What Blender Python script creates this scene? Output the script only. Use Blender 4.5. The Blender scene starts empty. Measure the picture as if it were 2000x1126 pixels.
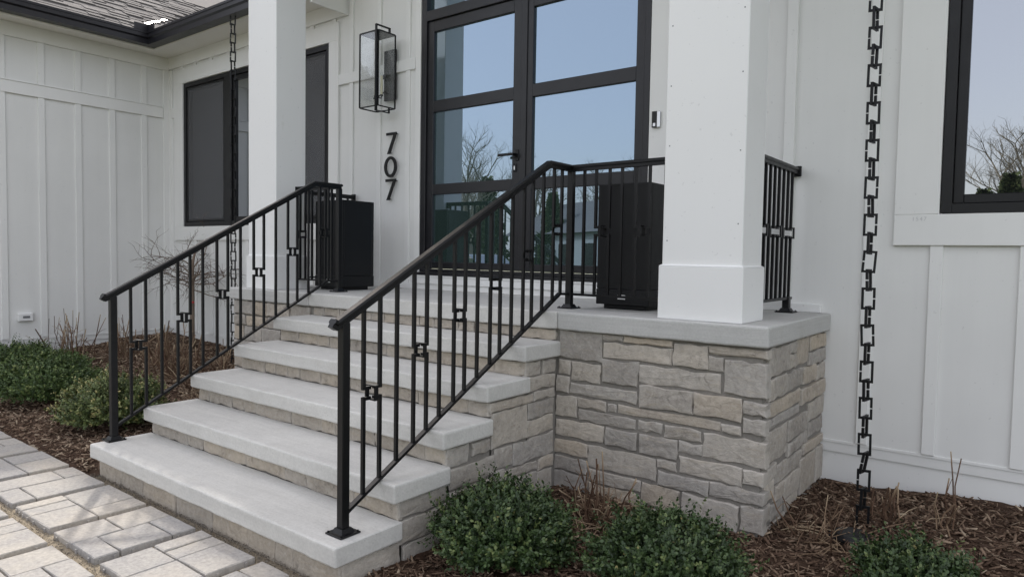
import bpy, bmesh, math, random
import numpy as np
from mathutils import Vector, Matrix

random.seed(7)
rng = np.random.default_rng(7)
scene = bpy.context.scene
COL = scene.collection

# ------------------------------------------------------------------ camera
cam_d = bpy.data.cameras.new('camera')
cam = bpy.data.objects.new('camera', cam_d)
COL.objects.link(cam)
cam_d.sensor_width = 36.0
cam_d.lens = 1345.68 / 2000 * 36.0
cam_d.clip_start = 0.05
cam_d.clip_end = 1000.0
_yaw, _pit, _rol = math.radians(37.638), math.radians(-2.682), math.radians(0.964)
_f = Vector((-math.sin(_yaw) * math.cos(_pit), math.cos(_yaw) * math.cos(_pit), math.sin(_pit)))
_r = Vector((math.cos(_yaw), math.sin(_yaw), 0))
_u = _r.cross(_f)
_R = _r * math.cos(_rol) + _u * math.sin(_rol)
_U = -_r * math.sin(_rol) + _u * math.cos(_rol)
CAMP = Vector((2.155, -3.223, 1.327))
m = Matrix((_R, _U, -_f)).transposed().to_4x4()
m.translation = CAMP
cam.matrix_world = m
scene.camera = cam

# ------------------------------------------------------------------ sky and sun
SUN_EL = math.radians(42)
SUN_DIR = Vector((-0.845, 0.535, 0)).normalized() * math.cos(SUN_EL) + Vector((0, 0, math.sin(SUN_EL)))
world = bpy.data.worlds.new('World')
scene.world = world
world.use_nodes = True
wn, wl = world.node_tree.nodes, world.node_tree.links
bg = wn['Background']
sky = wn.new('ShaderNodeTexSky')
sky.sky_type = 'NISHITA'
sky.sun_disc = False
sky.sun_elevation = SUN_EL
sky.sun_rotation = math.atan2(SUN_DIR.x, SUN_DIR.y)
sky.air_density = 1.0
sky.dust_density = 3.0
sky.ozone_density = 1.0
mixw = wn.new('ShaderNodeMix')
mixw.data_type = 'RGBA'
mixw.inputs[0].default_value = 0.42
mixw.inputs[7].default_value = (7.8, 7.3, 6.9, 1)      # thin high cloud over the blue
wl.new(sky.outputs[0], mixw.inputs[6])
wl.new(mixw.outputs[2], bg.inputs[0])
bg.inputs[1].default_value = 0.14
sun_d = bpy.data.lights.new('sun', 'SUN')
sun_d.energy = 1.5
sun_d.angle = math.radians(2.0)
sun_d.color = (1.0, 0.95, 0.88)
sun = bpy.data.objects.new('sun', sun_d)
COL.objects.link(sun)
sun.rotation_euler = (-SUN_DIR).to_track_quat('-Z', 'Y').to_euler()
sun.location = (-20, 14, 25)
vs = scene.view_settings
vs.view_transform = 'Standard'
vs.look = 'None'
vs.exposure = 1.1
vs.gamma = 1.0
scene.render.engine = 'CYCLES'

# ------------------------------------------------------------------ materials
MATS = {}


def nodes_of(name):
    mt = bpy.data.materials.new(name)
    mt.use_nodes = True
    nt = mt.node_tree
    return mt, nt, nt.nodes['Principled BSDF']


def N(nt, kind, **kw):
    n = nt.nodes.new(kind)
    for k, v in kw.items():
        setattr(n, k, v)
    return n


def ramp(nt, stops):
    r = nt.nodes.new('ShaderNodeValToRGB')
    e = r.color_ramp.elements
    while len(e) > 1:
        e.remove(e[-1])
    e[0].position, e[0].color = stops[0][0], (*stops[0][1], 1)
    for p, c in stops[1:]:
        el = e.new(p)
        el.color = (*c, 1)
    return r


def coords(nt, scale=(1, 1, 1)):
    tc = N(nt, 'ShaderNodeTexCoord')
    mp = N(nt, 'ShaderNodeMapping')
    mp.inputs['Scale'].default_value = scale
    g = N(nt, 'ShaderNodeNewGeometry')
    nt.links.new(g.outputs['Position'], mp.inputs['Vector'])
    return mp.outputs['Vector']


def noise(nt, vec, scale, detail=4, rough=0.55, dist=0.0):
    n = N(nt, 'ShaderNodeTexNoise')
    n.inputs['Scale'].default_value = scale
    n.inputs['Detail'].default_value = detail
    n.inputs['Roughness'].default_value = rough
    n.inputs['Distortion'].default_value = dist
    nt.links.new(vec, n.inputs['Vector'])
    return n.outputs['Fac']


def mixc(nt, fac, a, b, mode='MIX'):
    x = N(nt, 'ShaderNodeMix', data_type='RGBA', blend_type=mode)
    for sock, v in ((x.inputs[0], fac), (x.inputs[6], a), (x.inputs[7], b)):
        if hasattr(v, 'is_linked') or hasattr(v, 'node'):
            nt.links.new(v, sock)
        elif isinstance(v, (int, float)):
            sock.default_value = v
        else:
            sock.default_value = (*v, 1)
    return x.outputs[2]


def stretch(nt, v, lo, hi, a=0.0, b=1.0):
    x = N(nt, 'ShaderNodeMapRange')
    x.inputs[1].default_value, x.inputs[2].default_value = lo, hi
    x.inputs[3].default_value, x.inputs[4].default_value = a, b
    nt.links.new(v, x.inputs[0])
    return x.outputs[0]


def math_n(nt, op, a, b=None, clamp=False):
    x = N(nt, 'ShaderNodeMath', operation=op, use_clamp=clamp)
    for i, v in enumerate((a, b)):
        if v is None:
            continue
        if hasattr(v, 'node'):
            nt.links.new(v, x.inputs[i])
        else:
            x.inputs[i].default_value = v
    return x.outputs[0]


def bump(nt, bsdf, h, strength=0.3, dist=0.01, prev=None):
    b = N(nt, 'ShaderNodeBump')
    b.inputs['Strength'].default_value = strength
    b.inputs['Distance'].default_value = dist
    nt.links.new(h, b.inputs['Height'])
    if prev is not None:
        nt.links.new(prev, b.inputs['Normal'])
    nt.links.new(b.outputs[0], bsdf.inputs['Normal'])
    return b.outputs[0]


def paint_mat(name, col, rough=0.5, grain=(6, 6, 1.2), dirt=0.06, bumpst=0.12):
    mt, nt, b = nodes_of(name)
    v = coords(nt)
    n1 = noise(nt, v, 1.3, 3)
    n2 = noise(nt, v, 9, 5)
    dark = tuple(c * (1 - dirt * 2.2) for c in col)
    vv = coords(nt, (7, 7, .35))
    c1 = mixc(nt, math_n(nt, 'MULTIPLY', stretch(nt, n1, .3, .7), 0.55), col, dark)
    c1 = mixc(nt, math_n(nt, 'MULTIPLY', stretch(nt, noise(nt, vv, 2.2, 4, .65), .45, .75), 0.2), c1, dark)
    # small specks and scuffs
    n3 = noise(nt, v, 42, 2)
    sp = math_n(nt, 'GREATER_THAN', n3, 0.715)
    c2 = mixc(nt, math_n(nt, 'MULTIPLY', sp, 0.22), c1, tuple(c * 0.5 for c in col))
    nt.links.new(c2, b.inputs['Base Color'])
    b.inputs['Roughness'].default_value = rough
    vg = coords(nt, grain)
    n4 = noise(nt, vg, 28, 6, 0.65)
    bump(nt, b, n4, bumpst, 0.002)
    MATS[name] = mt
    return mt


paint_mat('siding', (0.765, 0.765, 0.745), 0.55, (5, 5, 0.5))
paint_mat('trim', (0.79, 0.79, 0.77), 0.5, (5, 5, 0.6), 0.05)
paint_mat('column_white', (0.80, 0.80, 0.79), 0.45, (1, 1, 1), 0.02, 0.05)
paint_mat('soffit_white', (0.80, 0.785, 0.735), 0.6, (1, 1, 1), 0.04)


def simple(name, col, rough, metal=0.0, spec=0.5, var=0.0, bscale=0, bst=0.1):
    mt, nt, b = nodes_of(name)
    b.inputs['Roughness'].default_value = rough
    b.inputs['Metallic'].default_value = metal
    b.inputs['Specular IOR Level'].default_value = spec
    if var:
        v = coords(nt)
        n = noise(nt, v, 14, 4)
        c = mixc(nt, n, tuple(x * (1 - var) for x in col), tuple(min(1, x * (1 + var)) for x in col))
        nt.links.new(c, b.inputs['Base Color'])
        rr = N(nt, 'ShaderNodeMapRange')
        rr.inputs[3].default_value = max(0.02, rough - 0.1)
        rr.inputs[4].default_value = min(1, rough + 0.12)
        nt.links.new(n, rr.inputs[0])
        nt.links.new(rr.outputs[0], b.inputs['Roughness'])
    else:
        b.inputs['Base Color'].default_value = (*col, 1)
    if bscale:
        v = coords(nt)
        bump(nt, b, noise(nt, v, bscale, 3), bst, 0.002)
    MATS[name] = mt
    return mt


simple('black_metal', (0.0050, 0.0051, 0.0060), 0.38, 0.0, 0.32, 0.25, 220, 0.12)
simple('frame_black', (0.0075, 0.0076, 0.0088), 0.40, 0.0, 0.35, 0.2, 160, 0.06)
simple('door_black', (0.0155, 0.0155, 0.018), 0.36, 0.0, 0.38, 0.18, 120, 0.05)
simple('planter_black', (0.0062, 0.0065, 0.0076), 0.5, 0.0, 0.38, 0.2, 90, 0.1)
simple('gutter_black', (0.011, 0.011, 0.014), 0.33, 0.0, 0.4, 0.2)
simple('chain_black', (0.005, 0.005, 0.006), 0.45, 0.0, 0.3, 0.25)
simple('steel', (0.55, 0.55, 0.56), 0.28, 1.0)
simple('flashing', (0.80, 0.80, 0.78), 0.42, 1.0)
simple('white_plastic', (0.78, 0.78, 0.77), 0.4)
simple('grey_slot', (0.16, 0.165, 0.175), 0.5)
simple('candle', (0.72, 0.66, 0.46), 0.5)
simple('red_tag', (0.55, 0.03, 0.035), 0.5)
simple('pencil', (0.55, 0.55, 0.55), 0.8)
simple('soil', (0.03, 0.02, 0.014), 0.95, 0, 0.2, 0.3, 60, 0.5)
simple('rubber', (0.009, 0.009, 0.0095), 0.6)
simple('car_paint', (0.55, 0.58, 0.62), 0.25, 0.3)
simple('far_wall', (0.33, 0.36, 0.37), 0.8, 0, 0.3, 0.1)
simple('far_roof', (0.14, 0.14, 0.145), 0.9, 0, 0.2, 0.2)


def pane_mat(name, refl, tint, base, wob=0.0):
    mt, nt, b = nodes_of(name)
    out = nt.nodes['Material Output']
    b.inputs['Base Color'].default_value = (*base, 1)
    b.inputs['Roughness'].default_value = 0.25
    b.inputs['Specular IOR Level'].default_value = 0.0
    g = N(nt, 'ShaderNodeBsdfGlossy')
    g.inputs['Color'].default_value = (*tint, 1)
    g.inputs['Roughness'].default_value = 0.0
    lw = N(nt, 'ShaderNodeLayerWeight')
    lw.inputs[0].default_value = 0.35
    mr = N(nt, 'ShaderNodeMapRange')
    mr.inputs[1].default_value = 0.0
    mr.inputs[2].default_value = 1.0
    mr.inputs[3].default_value = refl
    mr.inputs[4].default_value = 1.0
    nt.links.new(lw.outputs['Fresnel'], mr.inputs[0])
    mx = N(nt, 'ShaderNodeMixShader')
    nt.links.new(mr.outputs[0], mx.inputs[0])
    nt.links.new(b.outputs[0], mx.inputs[1])
    nt.links.new(g.outputs[0], mx.inputs[2])
    nt.links.new(mx.outputs[0], out.inputs[0])
    if wob:
        v = coords(nt)
        bp = N(nt, 'ShaderNodeBump')
        bp.inputs['Strength'].default_value = wob
        bp.inputs['Distance'].default_value = 0.01
        nt.links.new(noise(nt, v, 2.5, 1), bp.inputs['Height'])
        nt.links.new(bp.outputs[0], g.inputs['Normal'])
    MATS[name] = mt


pane_mat('door_glass', 0.34, (0.60, 0.755, 0.96), (0.030, 0.052, 0.044), 0.012)
pane_mat('window_glass', 0.36, (0.86, 0.90, 0.97), (0.014, 0.015, 0.017), 0.012)


def lantern_glass():
    mt, nt, b = nodes_of('lantern_glass')
    out = nt.nodes['Material Output']
    t = N(nt, 'ShaderNodeBsdfTransparent')
    t.inputs[0].default_value = (0.95, 0.96, 0.96, 1)
    g = N(nt, 'ShaderNodeBsdfGlossy')
    g.inputs['Roughness'].default_value = 0.03
    v = coords(nt, (1, 1, 0.6))
    bp = N(nt, 'ShaderNodeBump')
    bp.inputs['Strength'].default_value = 0.08
    bp.inputs['Distance'].default_value = 0.01
    nt.links.new(noise(nt, v, 26, 3), bp.inputs['Height'])
    nt.links.new(bp.outputs[0], g.inputs['Normal'])
    mx = N(nt, 'ShaderNodeMixShader')
    lw = N(nt, 'ShaderNodeLayerWeight')
    lw.inputs[0].default_value = 0.3
    mr = N(nt, 'ShaderNodeMapRange')
    mr.inputs[3].default_value = 0.02
    mr.inputs[4].default_value = 0.28
    nt.links.new(lw.outputs['Fresnel'], mr.inputs[0])
    nt.links.new(mr.outputs[0], mx.inputs[0])
    nt.links.new(t.outputs[0], mx.inputs[1])
    nt.links.new(g.outputs[0], mx.inputs[2])
    nt.links.new(mx.outputs[0], out.inputs[0])
    MATS['lantern_glass'] = mt


lantern_glass()


def screen_mat():
    mt, nt, b = nodes_of('insect_screen')
    out = nt.nodes['Material Output']
    b.inputs['Base Color'].default_value = (0.12, 0.122, 0.128, 1)
    b.inputs['Roughness'].default_value = 0.8
    t = N(nt, 'ShaderNodeBsdfTransparent')
    mx = N(nt, 'ShaderNodeMixShader')
    mx.inputs[0].default_value = 0.52
    nt.links.new(t.outputs[0], mx.inputs[1])
    nt.links.new(b.outputs[0], mx.inputs[2])
    nt.links.new(mx.outputs[0], out.inputs[0])
    MATS['insect_screen'] = mt


screen_mat()


def concrete_mat(name, col, streak):
    mt, nt, b = nodes_of(name)
    v = coords(nt)
    n1 = noise(nt, v, 1.6, 5, 0.6)
    n2 = noise(nt, v, 11, 6, 0.65)
    n3 = noise(nt, v, 90, 3, 0.6)
    c = mixc(nt, stretch(nt, n1, .32, .68), tuple(x * 0.88 for x in col), tuple(min(1, x * 1.08) for x in col))
    c = mixc(nt, math_n(nt, 'MULTIPLY', stretch(nt, n2, .45, .70), 0.38), c, tuple(x * 0.72 for x in col))
    c = mixc(nt, 0.22, c, mixc(nt, stretch(nt, n3, .3, .7), tuple(x * 0.62 for x in col), tuple(min(1, x * 1.38) for x in col)))
    # damp / dirty patches with own shape
    n5 = noise(nt, v, 3.2, 6, 0.7, 0.6)
    st = N(nt, 'ShaderNodeMapRange')
    st.inputs[1].default_value, st.inputs[2].default_value = 0.56, 0.72
    nt.links.new(n5, st.inputs[0])
    c = mixc(nt, math_n(nt, 'MULTIPLY', st.outputs[0], 0.34), c, (col[0] * .68, col[1] * .66, col[2] * .62))
    pit = N(nt, 'ShaderNodeTexVoronoi', feature='F1')
    pit.inputs['Scale'].default_value = 38
    nt.links.new(v, pit.inputs['Vector'])
    pm = math_n(nt, 'LESS_THAN', pit.outputs['Distance'], 0.10)
    pn = math_n(nt, 'GREATER_THAN', noise(nt, v, 5, 2), 0.56)
    pf = math_n(nt, 'MULTIPLY', pm, pn)
    c = mixc(nt, math_n(nt, 'MULTIPLY', pf, 0.5), c, tuple(x * 0.4 for x in col))
    vst = coords(nt, (1.0, 1.0, 30) if streak else (.8, 9, 9))
    c = mixc(nt, 0.22, c, mixc(nt, stretch(nt, noise(nt, vst, 2.6, 4, 0.7), .3, .7), tuple(x * 0.68 for x in col), tuple(min(1, x * 1.25) for x in col)))
    nt.links.new(c, b.inputs['Base Color'])
    b.inputs['Roughness'].default_value = 0.85
    b.inputs['Specular IOR Level'].default_value = 0.3
    vs_ = coords(nt, (1.2, 1.2, 46) if streak else (1, 14, 14))
    n4 = noise(nt, vs_, 1.8 if streak else 3.2, 5, 0.7)
    p1 = bump(nt, b, n4, 0.4 if streak else 0.3, 0.003)
    p2 = bump(nt, b, n3, 0.4, 0.0018, p1)
    bump(nt, b, math_n(nt, 'MULTIPLY', pf, -1.0), 0.5, 0.003, p2)
    MATS[name] = mt


concrete_mat('concrete', (0.575, 0.567, 0.538), False)
concrete_mat('concrete_formed', (0.50, 0.497, 0.478), True)


def stone_mat(name, cols, mort=False):
    mt, nt, b = nodes_of(name)
    v = coords(nt)
    oi = N(nt, 'ShaderNodeObjectInfo')
    r = ramp(nt, cols)
    nt.links.new(oi.outputs['Random'], r.inputs[0])
    n1 = noise(nt, v, 6, 6, 0.62, 0.8)
    n2 = noise(nt, v, 34, 6, 0.7)
    vz = coords(nt, (1, 1, 5))
    n3 = noise(nt, vz, 9, 5, 0.6, 1.2)
    c = mixc(nt, math_n(nt, 'MULTIPLY', stretch(nt, n1, .38, .68), 0.6), r.outputs[0], mixc(nt, 0.6, r.outputs[0], (0.19, 0.172, 0.155)))
    c = mixc(nt, 0.26, c, mixc(nt, stretch(nt, n2, .30, .70), (0.13, 0.115, 0.098), (0.66, 0.60, 0.52)))
    tan = N(nt, 'ShaderNodeMapRange')
    tan.inputs[1].default_value, tan.inputs[2].default_value = 0.52, 0.72
    nt.links.new(n3, tan.inputs[0])
    c = mixc(nt, math_n(nt, 'MULTIPLY', tan.outputs[0], 0.30), c, (0.46, 0.38, 0.27))
    n7 = noise(nt, v, 14, 5, 0.75, 0.4)
    ch = N(nt, 'ShaderNodeMapRange')
    ch.inputs[1].default_value, ch.inputs[2].default_value = 0.60, 0.74
    nt.links.new(n7, ch.inputs[0])
    c = mixc(nt, math_n(nt, 'MULTIPLY', ch.outputs[0], 0.55), c, (0.60, 0.57, 0.52))
    cd = N(nt, 'ShaderNodeMapRange')
    cd.inputs[1].default_value, cd.inputs[2].default_value = 0.42, 0.30
    nt.links.new(n7, cd.inputs[0])
    c = mixc(nt, math_n(nt, 'MULTIPLY', cd.outputs[0], 0.6), c, (0.14, 0.125, 0.11))
    # worn pale arrises
    gp_ = N(nt, 'ShaderNodeNewGeometry')
    pr_ = N(nt, 'ShaderNodeMapRange')
    pr_.inputs[1].default_value, pr_.inputs[2].default_value = 0.54, 0.62
    nt.links.new(gp_.outputs['Pointiness'], pr_.inputs[0])
    c = mixc(nt, math_n(nt, 'MULTIPLY', pr_.outputs[0], 0.55), c, (0.55, 0.52, 0.48))
    nt.links.new(c, b.inputs['Base Color'])
    b.inputs['Roughness'].default_value = 0.88
    b.inputs['Specular IOR Level'].default_value = 0.25
    p1 = bump(nt, b, n1, 0.38, 0.010)
    p2 = bump(nt, b, n2, 0.95, 0.006, p1)
    n6 = noise(nt, v, 110, 3, 0.7)
    p3 = bump(nt, b, n6, 0.8, 0.0028, p2)
    bump(nt, b, n3, 0.22, 0.005, p3)
    MATS[name] = mt


stone_mat('stone', [(0.0, (0.54, 0.49, 0.42)), (0.14, (0.31, 0.292, 0.27)), (0.26, (0.48, 0.44, 0.385)), (0.38, (0.37, 0.355, 0.335)),
                    (0.5, (0.58, 0.52, 0.44)), (0.62, (0.30, 0.285, 0.265)), (0.74, (0.56, 0.47, 0.36)), (0.87, (0.40, 0.378, 0.35)), (1.0, (0.52, 0.47, 0.40))])
stone_mat('riser_stone', [(0.0, (0.46, 0.405, 0.335)), (0.3, (0.42, 0.375, 0.315)), (0.6, (0.50, 0.43, 0.34)),
                          (0.85, (0.39, 0.355, 0.31)), (1.0, (0.47, 0.415, 0.34))])


def mortar():
    mt, nt, b = nodes_of('mortar')
    v = coords(nt)
    n = noise(nt, v, 60, 4)
    nt.links.new(mixc(nt, n, (0.15, 0.14, 0.126), (0.27, 0.25, 0.222)), b.inputs['Base Color'])
    b.inputs['Roughness'].default_value = 0.95
    bump(nt, b, n, 0.5, 0.004)
    MATS['mortar'] = mt


mortar()


def paver_mat():
    mt, nt, b = nodes_of('paver')
    v = coords(nt)
    oi = N(nt, 'ShaderNodeObjectInfo')
    r = ramp(nt, [(0.0, (0.34, 0.327, 0.31)), (0.3, (0.42, 0.387, 0.34)), (0.55, (0.27, 0.268, 0.268)),
                  (0.8, (0.46, 0.42, 0.36)), (1.0, (0.28, 0.28, 0.288))])
    nt.links.new(oi.outputs['Random'], r.inputs[0])
    n1 = noise(nt, v, 4.5, 5, 0.6, 0.5)
    n2 = noise(nt, v, 55, 5, 0.7)
    mr = N(nt, 'ShaderNodeMapRange')
    mr.inputs[1].default_value, mr.inputs[2].default_value = 0.42, 0.68
    nt.links.new(n1, mr.inputs[0])
    c = mixc(nt, math_n(nt, 'MULTIPLY', mr.outputs[0], 0.7), r.outputs[0], (0.22, 0.222, 0.24))
    n8 = noise(nt, v, 1.7, 4, 0.6)
    w8 = N(nt, 'ShaderNodeMapRange')
    w8.inputs[1].default_value, w8.inputs[2].default_value = 0.5, 0.66
    nt.links.new(n8, w8.inputs[0])
    c = mixc(nt, math_n(nt, 'MULTIPLY', w8.outputs[0], 0.45), c, (0.52, 0.45, 0.36))
    c = mixc(nt, 0.36, c, mixc(nt, stretch(nt, n2, .3, .7), (0.20, 0.19, 0.175), (0.66, 0.62, 0.56)))
    nt.links.new(c, b.inputs['Base Color'])
    b.inputs['Roughness'].default_value = 0.85
    b.inputs['Specular IOR Level'].default_value = 0.3
    p = bump(nt, b, n2, 0.3, 0.003)
    bump(nt, b, n1, 0.2, 0.006, p)
    MATS['paver'] = mt


paver_mat()


def ground_mats():
    for name, a, c, sc in (('sand', (0.24, 0.20, 0.145), (0.42, 0.36, 0.27), 120), ('mulch_base', (0.03, 0.018, 0.012), (0.11, 0.066, 0.043), 45),
                           ('lawn', (0.045, 0.07, 0.022), (0.13, 0.15, 0.055), 14), ('asphalt', (0.04, 0.04, 0.042), (0.065, 0.065, 0.066), 80)):
        mt, nt, b = nodes_of(name)
        v = coords(nt)
        n = noise(nt, v, sc, 5, 0.7)
        n2 = noise(nt, v, sc / 12, 4)
        cc = mixc(nt, n, a, c)
        cc = mixc(nt, math_n(nt, 'MULTIPLY', n2, 0.4), cc, a)
        nt.links.new(cc, b.inputs['Base Color'])
        b.inputs['Roughness'].default_value = 0.95
        b.inputs['Specular IOR Level'].default_value = 0.2
        bump(nt, b, n, 0.6, 0.01)
        MATS[name] = mt


ground_mats()


def attr_mat(name, stops, rough=0.6, spec=0.3, trans=0.0):
    mt, nt, b = nodes_of(name)
    a = N(nt, 'ShaderNodeAttribute')
    a.attribute_name = 'hue'
    r = ramp(nt, stops)
    nt.links.new(a.outputs['Fac'], r.inputs[0])
    nt.links.new(r.outputs[0], b.inputs['Base Color'])
    b.inputs['Roughness'].default_value = rough
    b.inputs['Specular IOR Level'].default_value = spec
    if trans:
        b.inputs['Transmission Weight'].default_value = 0.0
        b.inputs['Subsurface Weight'].default_value = 0.0
    MATS[name] = mt


attr_mat('mulch_chip', [(0.0, (0.045, 0.027, 0.019)), (0.3, (0.108, 0.067, 0.045)), (0.55, (0.19, 0.128, 0.088)), (0.78, (0.31, 0.23, 0.162)), (1.0, (0.50, 0.41, 0.30))], 0.9, 0.2)
attr_mat('gravel_bit', [(0.0, (0.10, 0.09, 0.08)), (0.5, (0.24, 0.21, 0.17)), (1.0, (0.42, 0.38, 0.32))], 0.9, 0.2)
attr_mat('box_leaf', [(0.0, (0.019, 0.038, 0.014)), (0.45, (0.037, 0.066, 0.021)), (0.8, (0.066, 0.106, 0.034)), (0.97, (0.14, 0.175, 0.06)), (1.0, (0.26, 0.23, 0.09))], 0.42, 0.38)
attr_mat('box_leaf_light', [(0.0, (0.042, 0.062, 0.022)), (0.45, (0.088, 0.120, 0.038)), (0.75, (0.15, 0.185, 0.06)), (0.92, (0.27, 0.27, 0.10)), (1.0, (0.46, 0.38, 0.17))], 0.45, 0.4)
attr_mat('box_leaf_mid', [(0.0, (0.030, 0.054, 0.018)), (0.45, (0.062, 0.104, 0.030)), (0.8, (0.11, 0.160, 0.046)), (1.0, (0.20, 0.23, 0.08))], 0.45, 0.35)
attr_mat('dry_stem', [(0.0, (0.07, 0.04, 0.026)), (0.5, (0.14, 0.085, 0.055)), (0.8, (0.28, 0.20, 0.13)), (1.0, (0.42, 0.33, 0.22))], 0.8, 0.2)
attr_mat('bark', [(0.0, (0.06, 0.045, 0.036)), (0.6, (0.15, 0.112, 0.086)), (1.0, (0.27, 0.21, 0.165))], 0.85, 0.2)
attr_mat('hazed_bark', [(0.0, (0.20, 0.18, 0.14)), (1.0, (0.24, 0.22, 0.17))], 0.9, 0.1)  # bark of distant trees, paled so the colour carries the haze
attr_mat('needle', [(0.0, (0.04, 0.06, 0.024)), (0.6, (0.085, 0.115, 0.045)), (1.0, (0.15, 0.17, 0.07))], 0.7, 0.2)


def shingle_mat():
    mt, nt, b = nodes_of('shingle')
    v = coords(nt)
    oi = N(nt, 'ShaderNodeObjectInfo')
    r = ramp(nt, [(0.0, (0.085, 0.078, 0.076)), (0.4, (0.125, 0.117, 0.112)), (0.7, (0.10, 0.092, 0.088)), (1.0, (0.16, 0.15, 0.142))])
    nt.links.new(oi.outputs['Random'], r.inputs[0])
    n = noise(nt, v, 130, 3)
    nt.links.new(mixc(nt, 0.3, r.outputs[0], mixc(nt, n, (0.05, 0.047, 0.045), (0.22, 0.21, 0.20))), b.inputs['Base Color'])
    b.inputs['Roughness'].default_value = 0.95
    bump(nt, b, n, 0.5, 0.003)
    MATS['shingle'] = mt


shingle_mat()

# ------------------------------------------------------------------ mesh helpers
WL = {}          # world location of every object


def tag(o, label=None, cat=None, group=None, kind=None):
    if label:
        o['label'] = label
    if cat:
        o['category'] = cat
    if group:
        o['group'] = group
    if kind:
        o['kind'] = kind
    return o


def empty(name, loc, label=None, cat=None, group=None):
    o = bpy.data.objects.new(name, None)
    COL.objects.link(o)
    o.location = loc
    o.empty_display_size = 0.1
    WL[o] = Vector(loc)
    return tag(o, label, cat, group)


def link_obj(name, me, parent, wloc, mat=None):
    o = bpy.data.objects.new(name, me)
    COL.objects.link(o)
    wloc = Vector(wloc)
    WL[o] = wloc
    if parent is not None:
        o.parent = parent
        o.location = wloc - WL[parent]
    else:
        o.location = wloc
    if mat and not me.materials:
        me.materials.append(MATS[mat])
    return o


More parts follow.
